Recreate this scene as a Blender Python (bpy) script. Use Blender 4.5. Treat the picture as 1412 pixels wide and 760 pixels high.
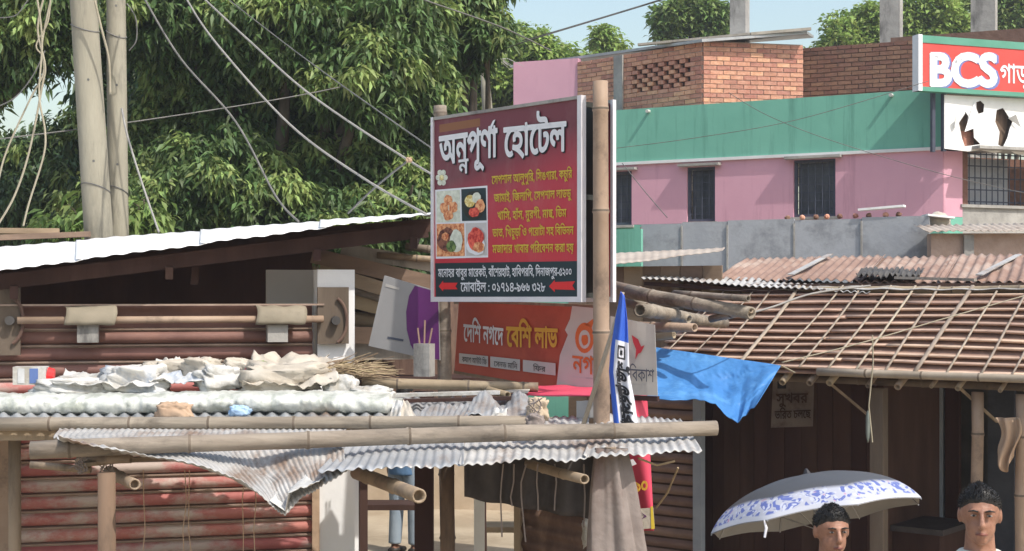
import bpy, bmesh, math, random
import numpy as np
from mathutils import Vector, Matrix, noise, geometry

for o in list(bpy.data.objects):
    bpy.data.objects.remove(o)
random.seed(7)
SC = bpy.context.scene
COL = SC.collection
RAD = math.radians

# ---------------------------------------------------------------- camera, sky, sun, exposure
CAM_H = 2.5
FPX, CX, HY = 2000.0, 706.0, 412.0          # focal length and horizon in photo pixels (1412 wide)
cam = bpy.data.cameras.new('camera')
cam.sensor_width = 36.0
cam.lens = FPX / 1412.0 * 36.0
cam.shift_y = (HY - 380.0) / 1412.0
cam.clip_end = 2000
camera = bpy.data.objects.new('camera', cam)
COL.objects.link(camera)
camera.location = (0, 0, CAM_H)
camera.rotation_euler = (RAD(90), 0, 0)
SC.camera = camera

SUN_DIR = Vector((0.62, -0.60, 1.12)).normalized()      # towards the sun: high, to the right, a little behind us
world = bpy.data.worlds.new('World')
SC.world = world
world.use_nodes = True
wn = world.node_tree
sky = wn.nodes.new('ShaderNodeTexSky')
sky.sky_type = 'NISHITA'
sky.sun_disc = False
sky.sun_elevation = math.asin(SUN_DIR.z)
sky.sun_rotation = math.atan2(SUN_DIR.x, SUN_DIR.y)
sky.air_density = 1.5
sky.dust_density = 3.0
sky.ozone_density = 1.0
wn.links.new(sky.outputs[0], wn.nodes['Background'].inputs[0])
wn.nodes['Background'].inputs[1].default_value = 0.15

sun = bpy.data.lights.new('sun', 'SUN')
sun.energy = 3.1
sun.angle = RAD(0.6)
sun.color = (1.0, 0.95, 0.87)
sun_o = bpy.data.objects.new('sun', sun)
COL.objects.link(sun_o)
sun_o.rotation_euler = SUN_DIR.to_track_quat('Z', 'Y').to_euler()
sun_o.location = (10, -10, 30)

SC.view_settings.view_transform = 'Standard'
SC.view_settings.look = 'None'
SC.view_settings.gamma = 1
SC.view_settings.exposure = 0.5
SC.view_settings.use_curve_mapping = False

# ---------------------------------------------------------------- measuring helpers
def U(px, py, Y):
    """a point of the place at distance Y seen at photo pixel px, py"""
    return Vector(((px - CX) / FPX * Y, Y, CAM_H + (HY - py) / FPX * Y))

class Frame:
    """a facade's own axes: x along it to the right, y away behind it, z up"""
    def __init__(s, ox, oy, deg):
        s.M = Matrix.Translation((ox, oy, 0)) @ Matrix.Rotation(RAD(deg), 4, 'Z')
        s.I = s.M.inverted()
        s.deg = deg
    def at(s, px, py, d=0.0):
        """local point where the line of sight through px, py meets the plane y = d"""
        a = s.I @ Vector((0, 0, CAM_H))
        b = s.I @ U(px, py, 10)
        t = (d - a.y) / (b.y - a.y)
        return a + (b - a) * t
    def w(s, x, y, z):
        return s.M @ Vector((x, y, z))

# ---------------------------------------------------------------- materials
MATS = {}
def M(name, c1, c2=None, scale=6, rough=.75, bump=0.0, bscale=None, metal=0.0, stretch=(1, 1, 1), stain=None,
      stain_scale=1.5, stain_at=.6, spec=.3, rnd=0.0, transl=0.0, island=0.0, contrast=(.35, .65), stain_stretch=None):
    if name in MATS:
        return MATS[name]
    m = bpy.data.materials.new(name)
    MATS[name] = m
    m.use_nodes = True
    nt = m.node_tree
    N, L = nt.nodes, nt.links
    b = N['Principled BSDF']
    b.inputs['Roughness'].default_value = rough
    b.inputs['Metallic'].default_value = metal
    b.inputs['Specular IOR Level'].default_value = spec
    tc = N.new('ShaderNodeTexCoord')
    mp = N.new('ShaderNodeMapping')
    mp.inputs['Scale'].default_value = stretch
    L.new(tc.outputs['Object'], mp.inputs[0])
    off = None
    if rnd:
        oi = N.new('ShaderNodeObjectInfo')
        off = N.new('ShaderNodeMath')
        off.operation = 'MULTIPLY'
        off.inputs[1].default_value = 60
        L.new(oi.outputs['Random'], off.inputs[0])
        L.new(off.outputs[0], mp.inputs['Location'])
    nz = N.new('ShaderNodeTexNoise')
    nz.inputs['Scale'].default_value = scale
    nz.inputs['Detail'].default_value = 7
    nz.inputs['Roughness'].default_value = .62
    L.new(mp.outputs[0], nz.inputs['Vector'])
    rp = N.new('ShaderNodeValToRGB')
    rp.color_ramp.elements[0].position = contrast[0]
    rp.color_ramp.elements[1].position = contrast[1]
    rp.color_ramp.elements[0].color = (*c1, 1)
    rp.color_ramp.elements[1].color = (*(c2 or c1), 1)
    L.new(nz.outputs['Fac'], rp.inputs[0])
    col = rp.outputs[0]
    if stain:
        mp2 = N.new('ShaderNodeMapping')
        mp2.inputs['Scale'].default_value = stain_stretch or stretch
        mp2.inputs['Location'].default_value = (3.1, 1.7, 5.3)
        L.new(tc.outputs['Object'], mp2.inputs[0])
        if off: L.new(off.outputs[0], mp2.inputs['Location'])
        n2 = N.new('ShaderNodeTexNoise')
        n2.inputs['Scale'].default_value = stain_scale
        n2.inputs['Detail'].default_value = 8
        n2.inputs['Roughness'].default_value = .7
        L.new(mp2.outputs[0], n2.inputs['Vector'])
        r2 = N.new('ShaderNodeValToRGB')
        r2.color_ramp.elements[0].position = stain_at - .06
        r2.color_ramp.elements[1].position = stain_at + .08
        r2.color_ramp.elements[0].color = (0, 0, 0, 1)
        r2.color_ramp.elements[1].color = (1, 1, 1, 1)
        L.new(n2.outputs['Fac'], r2.inputs[0])
        mx = N.new('ShaderNodeMix')
        mx.data_type = 'RGBA'
        L.new(r2.outputs[0], mx.inputs['Factor'])
        L.new(col, mx.inputs['A'])
        mx.inputs['B'].default_value = (*stain, 1)
        col = mx.outputs['Result']
    if rnd or island:
        hs = N.new('ShaderNodeHueSaturation')
        if rnd:
            src = N.new('ShaderNodeObjectInfo').outputs['Random']
        else:
            src = N.new('ShaderNodeNewGeometry').outputs['Random Per Island']
        mr = N.new('ShaderNodeMapRange')
        a = rnd or island
        mr.inputs['To Min'].default_value = 1 - a
        mr.inputs['To Max'].default_value = 1 + a
        L.new(src, mr.inputs['Value'])
        L.new(mr.outputs[0], hs.inputs['Value'])
        mr2 = N.new('ShaderNodeMapRange')
        mr2.inputs['To Min'].default_value = .5 - a * .06
        mr2.inputs['To Max'].default_value = .5 + a * .06
        L.new(src, mr2.inputs['Value'])
        L.new(mr2.outputs[0], hs.inputs['Hue'])
        L.new(col, hs.inputs['Color'])
        col = hs.outputs[0]
    L.new(col, b.inputs['Base Color'])
    if bump:
        n3 = N.new('ShaderNodeTexNoise')
        n3.inputs['Scale'].default_value = bscale or scale * 4
        n3.inputs['Detail'].default_value = 6
        L.new(mp.outputs[0], n3.inputs['Vector'])
        bp = N.new('ShaderNodeBump')
        bp.inputs['Strength'].default_value = bump
        bp.inputs['Distance'].default_value = .02
        L.new(n3.outputs['Fac'], bp.inputs['Height'])
        L.new(bp.outputs[0], b.inputs['Normal'])
    if transl:
        tr = N.new('ShaderNodeBsdfTranslucent')
        L.new(col, tr.inputs['Color'])
        ms = N.new('ShaderNodeMixShader')
        ms.inputs[0].default_value = transl
        L.new(b.outputs[0], ms.inputs[1])
        L.new(tr.outputs[0], ms.inputs[2])
        L.new(ms.outputs[0], N['Material Output'].inputs['Surface'])
    return m

M('earth', (.30, .24, .17), (.42, .35, .26), 1.2, .95, .4, 9, stain=(.2, .16, .11), stain_scale=.5)
M('concrete_pole', (0.224, 0.204, 0.157), (0.308, 0.286, 0.224), 3, .9, .3, 30, stretch=(1, 1, .25), stain=(0.157, 0.146, 0.118), stain_scale=4, stain_at=.58)
M('concrete', (.26, .25, .235), (.40, .385, .36), 2.5, .9, .3, 22, stain=(.13, .125, .12), stain_scale=2, stain_stretch=(1, 1, .3))
M('wire_dark', (.10, .10, .095), (.18, .17, .16), 8, .6)
M('wire_pale', (.21, .20, .19), (.30, .29, .27), 8, .6)
M('cable_tan', (.28, .25, .18), (.36, .32, .24), 8, .7)
M('tin_white', (.80, .81, .82), (.86, .86, .86), 1.5, .45, .05, 8, metal=.0, stain=(.62, .60, .57), stain_scale=1.2, stain_at=.68, spec=.5)
M('tin_grey', (.30, .31, .32), (.44, .45, .46), 3.0, .45, .06, 12, metal=.3, stain=(.24, .17, .125), stain_scale=2.8, stain_at=.62, stain_stretch=(1, .35, 1))
M('tin_pale', (.33, .325, .315), (.47, .46, .445), 4.5, .55, .1, 14, metal=.1, stain=(.235, .17, .13), stain_scale=3.4, stain_at=.57, stain_stretch=(1, .4, 1))
M('tin_rust', (.215, .135, .105), (.31, .205, .16), 2.4, .8, .15, 14, stain=(.38, .30, .25), stain_scale=1.6, stain_at=.6, stain_stretch=(1, .3, 1))
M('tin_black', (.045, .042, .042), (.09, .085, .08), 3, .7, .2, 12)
M('tin_brown', (.10, .06, .048), (.16, .10, .075), 3, .7, .15, 12, stretch=(3, 1, 1), stain=(.20, .13, .095), stain_scale=2)
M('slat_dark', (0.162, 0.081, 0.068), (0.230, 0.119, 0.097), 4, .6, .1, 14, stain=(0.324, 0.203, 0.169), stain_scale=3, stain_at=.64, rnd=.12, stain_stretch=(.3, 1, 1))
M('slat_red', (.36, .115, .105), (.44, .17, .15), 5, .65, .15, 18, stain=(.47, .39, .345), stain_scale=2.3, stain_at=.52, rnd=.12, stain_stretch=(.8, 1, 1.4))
M('slat_lip', (.25, .18, .14), (.36, .27, .22), 6, .6, .1, 14)
M('shutter_brown', (.19, .125, .10), (.26, .175, .14), 5, .65, .1, 14, rnd=.15)
M('white_wall', (.74, .74, .75), (.80, .80, .80), 2, .85, .1, 20, stain=(.56, .53, .49), stain_scale=1.8, stain_at=.66, stain_stretch=(1, 1, .5))
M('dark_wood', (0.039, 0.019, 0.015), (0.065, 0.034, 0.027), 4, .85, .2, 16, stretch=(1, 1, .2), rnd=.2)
M('flap_tan', (0.216, 0.188, 0.140), (0.280, 0.244, 0.184), 3, .7, .2, 12, stain=(0.160, 0.132, 0.096), stain_scale=3)
M('post_wood', (0.128, 0.083, 0.056), (0.195, 0.131, 0.090), 5, .85, .35, 18, stretch=(1, 1, .12), stain=(0.075, 0.053, 0.038), stain_scale=3, stain_at=.55, stain_stretch=(1, 1, .3))
M('tin_beige', (.36, .30, .25), (.46, .40, .34), 3, .7, .1, 12, stain=(.27, .20, .155), stain_scale=3)
M('bamboo_node', (.10, .078, .058), (.17, .135, .105), 12, .8)
M('print_faded', (.24, .10, .045), None, 2, .5)
M('shop_post', (0.096, 0.072, 0.054), (0.152, 0.120, 0.092), 5, .85, .3, 18, stretch=(1, 1, .15))
M('sack_print', (.52, .50, .46), (.64, .62, .58), 5, .6, .3, 18, stain=(.36, .40, .46), stain_scale=4, stain_at=.56)
M('board_shaded', (.24, .235, .235), (.29, .285, .285), 2, .55)  # white board face, greyed so the shade over it is in the colour
M('bag_green', (.16, .19, .17), (.24, .27, .25), 8, .5, transl=.2)
M('old_wood', (.22, .165, .115), (.34, .265, .19), 5, .85, .3, 18, stretch=(1, 1, .15), stain=(.13, .10, .075), stain_scale=4, rnd=.15)
M('plank_wood', (.20, .145, .10), (.34, .25, .17), 4, .85, .25, 16, stretch=(.3, 1, 1), rnd=.3)
M('grey_wood', (.26, .235, .20), (.36, .33, .285), 5, .9, .3, 18, stretch=(1, 1, .2), stain=(.16, .14, .12), stain_scale=3)
M('bamboo', (0.226, 0.168, 0.109), (0.320, 0.246, 0.168), 4, .6, .12, 20, stain=(0.140, 0.105, 0.078), stain_scale=3, stain_at=.58, rnd=.15, spec=.4)
M('bamboo_grey', (.20, .165, .13), (.30, .255, .205), 16, .7, .3, 40, stretch=(.10, 1, 1), stain=(.12, .10, .08), stain_scale=3.2, stain_at=.55, rnd=.1, stain_stretch=(.5, 1, 1))
M('bamboo_pink', (0.289, 0.203, 0.144), (0.367, 0.269, 0.199), 3, .6, .12, 20, stain=(0.172, 0.125, 0.094), stain_scale=3, stain_at=.6)
M('bamboo_strip', (0.257, 0.211, 0.164), (0.343, 0.289, 0.230), 6, .7, rnd=.2)
M('roof_strip', (.40, .275, .205), (.52, .375, .285), 4, .8, .2, 20, stain=(.28, .175, .13), stain_scale=4, stain_at=.6, rnd=.16, stain_stretch=(.4, 1, 1))
M('roof_gap', (.26, .165, .125), (.34, .225, .175), 6, .85, .2, 20)
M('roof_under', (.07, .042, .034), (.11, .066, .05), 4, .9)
M('plastic_white', (0.522, 0.522, 0.504), (0.630, 0.621, 0.603), 5, .5, .35, 16, stain=(0.378, 0.351, 0.306), stain_scale=4, stain_at=.58, transl=.1)
M('plastic_clear', (0.460, 0.478, 0.442), (0.607, 0.616, 0.580), 7, .3, .6, 14, stain=(0.331, 0.350, 0.304), stain_scale=7, stain_at=.54, spec=.6)
M('sack_cream', (0.408, 0.361, 0.297), (0.510, 0.468, 0.404), 5, .7, .35, 20, stain=(0.264, 0.221, 0.178), stain_scale=3.5, stain_at=.6)
M('straw', (0.274, 0.202, 0.122), (0.396, 0.302, 0.194), 8, .9, island=.3)
M('cardboard', (.42, .33, .235), (.52, .42, .31), 3, .85, .15, 12)
M('tarp_blue', (.055, .205, .50), (.08, .26, .58), 2.2, .5, .25, 22, stain=(.12, .33, .65), stain_scale=4, stain_at=.6, transl=.2)
M('tarp_black', (.04, .034, .034), (.075, .066, .064), 4, .6, .2, 10)
M('cloth_grey', (.19, .155, .14), (.28, .24, .22), 3, .9, .3, 24, stain=(.165, .11, .095), stain_scale=1.7, stain_at=.54, stain_stretch=(1, 1, .6))
M('cloth_tan', (.38, .26, .18), (.46, .33, .23), 5, .9, .2, 20)
M('maroon', (.105, .018, .028), (.135, .022, .034), 2, .45)
M('print_red', (.36, .022, .036), (.40, .03, .045), 2, .45)
M('print_dark', (.012, .028, .035), (.016, .036, .044), 2, .45)
M('print_white', (.74, .75, .78), None, 2, .5)
M('print_black', (.02, .02, .025), None, 2, .5)
M('print_yellow', (.66, .50, .06), None, 2, .5)
M('print_gold', (.70, .40, .055), None, 2, .5)
M('print_orange', (.62, .145, .04), None, 2, .5)
M('arrow_red', (.66, .028, .03), None, 2, .5)
M('sign_frame', (.62, .60, .64), (.72, .70, .72), 4, .5, metal=.2)
M('frame_black', (.02, .022, .02), (.04, .042, .036), 5, .7)
M('banner_red', (.42, .082, .052), (.49, .105, .066), 2, .5, .06, 5, stain=(.36, .066, .045), stain_scale=2)
M('banner_grey', (.50, .48, .47), (.57, .55, .54), 2, .55, .06, 5)
M('banner_dull', (.36, .34, .32), (.43, .41, .385), 2, .6, .06, 5)
M('banner_pink', (.66, .07, .13), (.72, .09, .15), 2, .5, .06, 6, transl=.1)
M('purple', (0.091, 0.015, 0.105), (0.112, 0.021, 0.126), 2, .5)
M('flag_blue', (.04, .11, .55), (.06, .17, .66), 3, .6, transl=.15)
M('flag_white', (.72, .73, .80), (.80, .80, .85), 3, .6, transl=.15)
M('paint_green', (0.146, 0.389, 0.297), (0.173, 0.437, 0.335), 1.2, .8, .08, 20, stain=(0.103, 0.281, 0.216), stain_scale=2.4, stain_at=.575, stain_stretch=(1.6, 1, .10))
M('paint_pink', (0.572, 0.308, 0.389), (0.616, 0.340, 0.421), 1.0, .8, .08, 20, stain=(0.464, 0.243, 0.308), stain_scale=2.4, stain_at=.60, stain_stretch=(1.6, 1, .12))
M('paint_line', (.62, .62, .62), (.70, .70, .70), 3, .8)
M('brick_red', (.50, .225, .15), (.63, .34, .24), 14, .9, .3, 40, rnd=.22, stain=(.40, .20, .14), stain_scale=2)
M('brick_dark', (.165, .085, .06), (.225, .12, .085), 12, .95, .3, 40, rnd=.18, stain=(.10, .065, .05), stain_scale=4)
M('mortar', (.38, .27, .215), (.46, .34, .28), 8, .95, .3, 30)
M('mortar_dark', (.14, .08, .06), (.19, .115, .088), 8, .95, .3, 30)
M('window_dark', (.025, .03, .04), (.095, .105, .125), 3, .35, stretch=(2.5, 1, .4), spec=.5)
M('window_frame', (.045, .05, .075), (.07, .08, .11), 4, .6)
M('fence_grey', (.33, .345, .375), (.42, .435, .46), 1.6, .85, .15, 18, stain=(.24, .25, .27), stain_scale=1.6, stain_at=.55, rnd=.06)
M('sign_bcs', (.60, .065, .055), (.66, .085, .07), 1.5, .5)
M('sign_green', (.09, .28, .20), (.12, .33, .25), 2, .5)
M('sign_blue', (.16, .20, .46), None, 2, .5)
M('panel_torn', (.76, .76, .75), (.84, .84, .83), 3, .5, .08, 9, stain=(.60, .57, .53), stain_scale=2.5, stain_at=.68)
M('skin_dark', (.235, .115, .074), (.33, .17, .115), 22, .5, .12, 90, stain=(.20, .095, .065), stain_scale=14, stain_at=.6, spec=.35)
M('hair', (.008, .007, .007), (.02, .018, .017), 90, .5, .15, 160, spec=.4)
M('eye_white', (.30, .26, .23), None, 2, .4)
M('lip', (.19, .07, .055), None, 2, .5)
M('shirt_cream', (.60, .59, .50), (.68, .66, .58), 4, .85, .15, 30)
M('shirt_grey', (.10, .12, .14), (.14, .16, .18), 4, .85, .15, 30)
M('shirt_blue', (.10, .20, .38), (.14, .26, .44), 4, .85, .15, 30)
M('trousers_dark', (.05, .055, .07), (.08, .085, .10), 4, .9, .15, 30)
M('trousers_blue', (.27, .34, .42), (.36, .43, .50), 4, .9, .15, 30)
M('shoe', (.03, .025, .022), (.05, .042, .036), 6, .5)
M('umb_silver', (0.223, 0.214, 0.205), (0.260, 0.251, 0.242), 3, .5, .08, 6, spec=.4)
M('umb_rib', (.35, .35, .36), None, 3, .35, metal=.8)
M('bark', (.075, .06, .045), (.15, .125, .095), 7, .95, .6, 16, stretch=(1, 1, .35))
M('pvc_grey', (.50, .50, .47), (.60, .60, .56), 3, .6)
M('post_blue', (.22, .25, .29), (.30, .33, .36), 3, .8)
M('blue_light', (.30, .45, .66), (.40, .54, .72), 3, .7)
M('packet_blue', (.10, .16, .36), None, 3, .5)
M('poster', (.13, .105, .092), (.19, .16, .14), 3, .7, stain=(.09, .06, .05), stain_scale=5)
M('food_orange', (.50, .13, .05), (.85, .45, .22), 38, .55, contrast=(.4, .58))
M('food_yellow', (.55, .36, .06), (.85, .78, .42), 38, .55, contrast=(.4, .58))
M('food_green', (.03, .07, .02), (.20, .28, .09), 38, .55, contrast=(.4, .58))
M('food_red', (.42, .02, .02), (.80, .14, .09), 38, .5, contrast=(.4, .58))
M('food_brown', (.07, .02, .018), (.26, .10, .06), 38, .5, contrast=(.4, .58))
M('food_white', (.52, .55, .45), (.74, .77, .66), 30, .6)
M('print_grey', (.40, .41, .42), (.60, .60, .60), 6, .6)

def leaf_mat(name, c1, c2, rough, transl, island=.35):
    return M(name, c1, c2, .9, rough, island=island, transl=transl, spec=.45)
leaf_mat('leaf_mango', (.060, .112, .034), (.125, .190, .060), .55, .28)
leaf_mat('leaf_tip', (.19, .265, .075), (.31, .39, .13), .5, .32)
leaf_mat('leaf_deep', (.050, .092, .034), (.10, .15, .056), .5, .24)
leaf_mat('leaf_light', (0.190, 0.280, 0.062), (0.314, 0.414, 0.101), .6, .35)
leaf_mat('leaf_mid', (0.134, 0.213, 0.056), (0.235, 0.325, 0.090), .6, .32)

# ---------------------------------------------------------------- building helpers
def newobj(name, mesh, parent=None):
    o = bpy.data.objects.new(name, mesh)
    COL.objects.link(o)
    if parent is not None:
        o.parent = parent
    return o

WM = {}     # world matrix of each thing (known before the scene is evaluated)
def wm(o):
    return WM.get(o.name, Matrix.Identity(4))

def tag(o, label=None, cat=None, group=None, kind=None):
    if label: o['label'] = label
    if cat: o['category'] = cat
    if group: o['group'] = group
    if kind: o['kind'] = kind
    return o

def thing(name, label, cat, loc=(0, 0, 0), deg=0, group=None, kind=None):
    o = newobj(name, None)
    o.empty_display_size = .2
    o.location = loc
    o.rotation_euler = (0, 0, RAD(deg))
    WM[o.name] = Matrix.Translation(loc) @ Matrix.Rotation(RAD(deg), 4, 'Z')
    return tag(o, label, cat, group, kind)

def frame_thing(name, label, cat, fr, x=0, y=0, group=None):
    p = fr.w(x, y, 0)
    return thing(name, label, cat, p, fr.deg, group)

class MB:
    """collects shapes given in a frame (or in world axes) and builds them as one mesh"""
    def __init__(s, fr=None):
        s.v = []
        s.f = []
        s.mi = []
        s.cur = 0
        s.ringed = False
        s.M = fr.M if fr else Matrix.Identity(4)
    def add(s, vs, fs):
        n = len(s.v)
        s.v += [s.M @ Vector(p) for p in vs]
        s.f += [tuple(i + n for i in f) for f in fs]
        s.mi += [s.cur] * len(fs)
        return s
    def box(s, a, b):
        x0, y0, z0 = a
        x1, y1, z1 = b
        vs = [(x0, y0, z0), (x1, y0, z0), (x1, y1, z0), (x0, y1, z0), (x0, y0, z1), (x1, y0, z1), (x1, y1, z1), (x0, y1, z1)]
        return s.add(vs, [(0, 3, 2, 1), (4, 5, 6, 7), (0, 1, 5, 4), (1, 2, 6, 5), (2, 3, 7, 6), (3, 0, 4, 7)])
    def bar(s, a, b, w, h, up=(0, 0, 1)):
        """box from a to b with width w and height h"""
        a, b = Vector(a), Vector(b)
        d = (b - a).normalized()
        u = Vector(up)
        if abs(d.dot(u)) > .95: u = Vector((0, 1, 0))
        r = d.cross(u).normalized()
        u = r.cross(d)
        vs = []
        for p in (a, b):
            for (i, j) in ((-1, -1), (1, -1), (1, 1), (-1, 1)):
                vs.append(p + r * (i * w / 2) + u * (j * h / 2))
        return s.add(vs, [(0, 1, 2, 3), (7, 6, 5, 4), (0, 4, 5, 1), (1, 5, 6, 2), (2, 6, 7, 3), (3, 7, 4, 0)])
    def tube(s, pts, rs, n=10, cap=True, flat=1.0):
        pts = [Vector(p) for p in pts]
        if not isinstance(rs, (list, tuple)): rs = [rs] * len(pts)
        vs, fs = [], []
        ref = None
        for i, p in enumerate(pts):
            if i == 0: d = pts[1] - p
            elif i == len(pts) - 1: d = p - pts[i - 1]
            else: d = (pts[i + 1] - p).normalized() + (p - pts[i - 1]).normalized()
            d.normalize()
            if ref is None:
                ref = Vector((0, 0, 1)) if abs(d.z) < .9 else Vector((0, 1, 0))
            r = d.cross(ref)
            if r.length < 1e-4: r = d.cross(Vector((1, 0, .2)))
            r.normalize()
            u = r.cross(d)
            ref = u
            for k in range(n):
                a = 2 * math.pi * k / n
                vs.append(p + r * (math.cos(a) * rs[i]) + u * (math.sin(a) * rs[i] * flat))
        for i in range(len(pts) - 1):
            for k in range(n):
                k2 = (k + 1) % n
                fs.append((i * n + k, i * n + k2, (i + 1) * n + k2, (i + 1) * n + k))
        if cap:
            fs.append(tuple(range(n - 1, -1, -1)))
            m = (len(pts) - 1) * n
            fs.append(tuple(range(m, m + n)))
        return s.add(vs, fs)
    def bamboo(s, a, b, r0, r1=None, node=.42, n=12, hollow=True, bend=0.0, seed=0):
        a, b = Vector(a), Vector(b)
        r1 = r1 or r0
        L = (b - a).length
        d = (b - a).normalized()
        rr = random.Random(seed * 77 + 5)
        side = Vector((rr.uniform(-1, 1), rr.uniform(-1, 1), rr.uniform(-1, 1)))
        side = (side - d * side.dot(d)).normalized()
        ts = [0.0]
        marks = set()
        t = node * rr.uniform(.3, .9)
        while t < L - .03:
            ts += [t - .02, t - .007, t + .006, t + .02]
            t += node * rr.uniform(.85, 1.15)
        ts += [L]
        ts = sorted(x for x in ts if 0 <= x <= L)
        pts, rs = [], []
        k = 0
        nodes = []
        for x in ts:
            f = x / L
            p = a + d * x + side * (bend * L * math.sin(math.pi * f)) + side * (.016 * noise.noise((x * 1.3, seed, 0))) + Vector((0, 0, 1)).cross(d) * (.010 * noise.noise((x * 1.6, seed, 9)))
            pts.append(p)
            rs.append((r0 + (r1 - r0) * f) * (1 + .06 * noise.noise((x * 2.3, seed, 5))))
        rings = []
        i = 1
        while i + 3 < len(ts):
            rs[i + 1] *= 1.13
            rs[i + 2] *= 1.05
            rings.append(i + 1)
            i += 4
        if hollow:
            for e in (0, 1):
                q = pts[0] if e == 0 else pts[-1]
                rq = rs[0] if e == 0 else rs[-1]
                dd = d if e == 0 else -d
                ring = [(q, rq * .72), (q + dd * .05, rq * .66)]
                if e == 0:
                    pts = [ring[1][0], ring[0][0]] + pts
                    rs = [ring[1][1], ring[0][1]] + rs
                else:
                    pts = pts + [ring[0][0], ring[1][0]]
                    rs = rs + [ring[0][1], ring[1][1]]
            # tangent handling: build with a constant direction
            return s._straight(pts, rs, d, n, [k + 2 for k in rings])
        return s._straight(pts, rs, d, n, rings)
    def _straight(s, pts, rs, d, n, rings=()):
        ref = Vector((0, 0, 1)) if abs(d.z) < .9 else Vector((0, 1, 0))
        r = d.cross(ref).normalized()
        u = r.cross(d)
        vs, fs = [], []
        for p, q in zip(pts, rs):
            for k in range(n):
                a = 2 * math.pi * k / n
                vs.append(p + r * (math.cos(a) * q) + u * (math.sin(a) * q))
        m = len(pts)
        for i in range(m - 1):
            for k in range(n):
                k2 = (k + 1) % n
                fs.append((i * n + k, i * n + k2, (i + 1) * n + k2, (i + 1) * n + k))
        fs.append(tuple(range(n - 1, -1, -1)))
        fs.append(tuple(range((m - 1) * n, m * n)))
        s.add(vs, fs)
        base = len(s.mi) - len(fs)
        for i in rings:
            for k in range(n):
                s.mi[base + i * n + k] = 1
        s.ringed = True
        return s
    def grid(s, fn, nu, nv):
        vs = [fn(i / nu, j / nv) for j in range(nv + 1) for i in range(nu + 1)]
        fs = []
        for j in range(nv):
            for i in range(nu):
                a = j * (nu + 1) + i
                fs.append((a, a + 1, a + nu + 2, a + nu + 1))
        return s.add(vs, fs)
    def poly(s, pts):
        return s.add(pts, [tuple(range(len(pts)))])
    def lathe(s, c, prof, n=16):
        """prof: (r, z) pairs about a vertical axis through c"""
        c = Vector(c)
        vs, fs = [], []
        for (r, z) in prof:
            for k in range(n):
                a = 2 * math.pi * k / n
                vs.append(c + Vector((r * math.cos(a), r * math.sin(a), z)))
        for i in range(len(prof) - 1):
            for k in range(n):
                k2 = (k + 1) % n
                fs.append((i * n + k, i * n + k2, (i + 1) * n + k2, (i + 1) * n + k))
        fs.append(tuple(range(n - 1, -1, -1)))
        m = (len(prof) - 1) * n
        fs.append(tuple(range(m, m + n)))
        return s.add(vs, fs)
    def ball(s, c, rx, ry, rz, nu=14, nv=9, fn=None):
        vs, fs = [], []
        for j in range(nv + 1):
            th = math.pi * j / nv
            for i in range(nu):
                ph = 2 * math.pi * i / nu
                d = Vector((math.sin(th) * math.cos(ph), math.sin(th) * math.sin(ph), math.cos(th)))
                k = fn(d) if fn else 1
                vs.append(Vector(c) + Vector((d.x * rx, d.y * ry, d.z * rz)) * k)
        for j in range(nv):
            for i in range(nu):
                i2 = (i + 1) % nu
                fs.append((j * nu + i, (j + 1) * nu + i, (j + 1) * nu + i2, j * nu + i2))
        return s.add(vs, fs)
    def build(s, name, mat, parent=None, smooth=False, origin=None, solid=0.0, deg=0):
        me = bpy.data.meshes.new(name)
        if parent is not None:
            inv = wm(parent).inverted()
        else:
            if origin is None:
                xs = [p.x for p in s.v]; ys = [p.y for p in s.v]; zs = [p.z for p in s.v]
                origin = Vector(((min(xs) + max(xs)) / 2, (min(ys) + max(ys)) / 2, min(zs)))
            inv = (Matrix.Translation(origin) @ Matrix.Rotation(RAD(deg), 4, 'Z')).inverted()
        me.from_pydata([inv @ p for p in s.v], [], s.f)
        mats = mat if isinstance(mat, (list, tuple)) else ([mat, 'bamboo_node'] if s.ringed else [mat])
        for m in mats:
            me.materials.append(MATS[m])
        if len(mats) > 1:
            me.polygons.foreach_set('material_index', s.mi)
        if smooth:
            me.polygons.foreach_set('use_smooth', [True] * len(me.polygons))
        me.validate()
        me.update()
        o = newobj(name, me, parent)
        if parent is None:
            o.location = origin
            o.rotation_euler = (0, 0, RAD(deg))
            WM[o.name] = Matrix.Translation(origin) @ Matrix.Rotation(RAD(deg), 4, 'Z')
        else:
            WM[o.name] = wm(parent).copy()
        if solid:
            md = o.modifiers.new('thickness', 'SOLIDIFY')
            md.thickness = solid
            md.offset = 0
        if smooth == 'auto':
            for p in me.polygons: p.use_smooth = True
        return o

def piece(name, me, parent, mat4):
    """a repeated piece that shares its mesh; mat4 is its world placement"""
    o = newobj(name, me, parent)
    o.matrix_local = wm(parent).inverted() @ mat4
    return o

def lerp(a, b, t):
    return a + (b - a) * t

def bil(p00, p10, p11, p01):
    p00, p10, p11, p01 = map(Vector, (p00, p10, p11, p01))
    return lambda u, v: p00.lerp(p10, u).lerp(p01.lerp(p11, u), v)

def corrugated(p00, p10, p11, p01, pitch=.076, amp=.009, nv=10, sag=.012, seed=0, across='u', per=6, ragged=.0):
    """corrugated sheet: waves run across u; p00-p10 is the near edge, p01-p11 the far edge"""
    f = bil(p00, p10, p11, p01)
    W = (Vector(p10) - Vector(p00)).length
    n = max(2, round(W / pitch))
    nrm = (Vector(p10) - Vector(p00)).cross(Vector(p01) - Vector(p00)).normalized()
    if nrm.z < 0: nrm = -nrm
    def fn(u, v):
        vv = v
        if ragged:
            vv = v + ragged * noise.noise((u * 9, seed * 3.1, 1.0)) * (1 - v)
        p = f(u, vv)
        h = amp * math.cos(2 * math.pi * n * u)
        h += sag * noise.noise((u * 3 + seed * 7, v * 2.5, seed))
        return p + nrm * h
    return fn, n * per, nv

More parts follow.
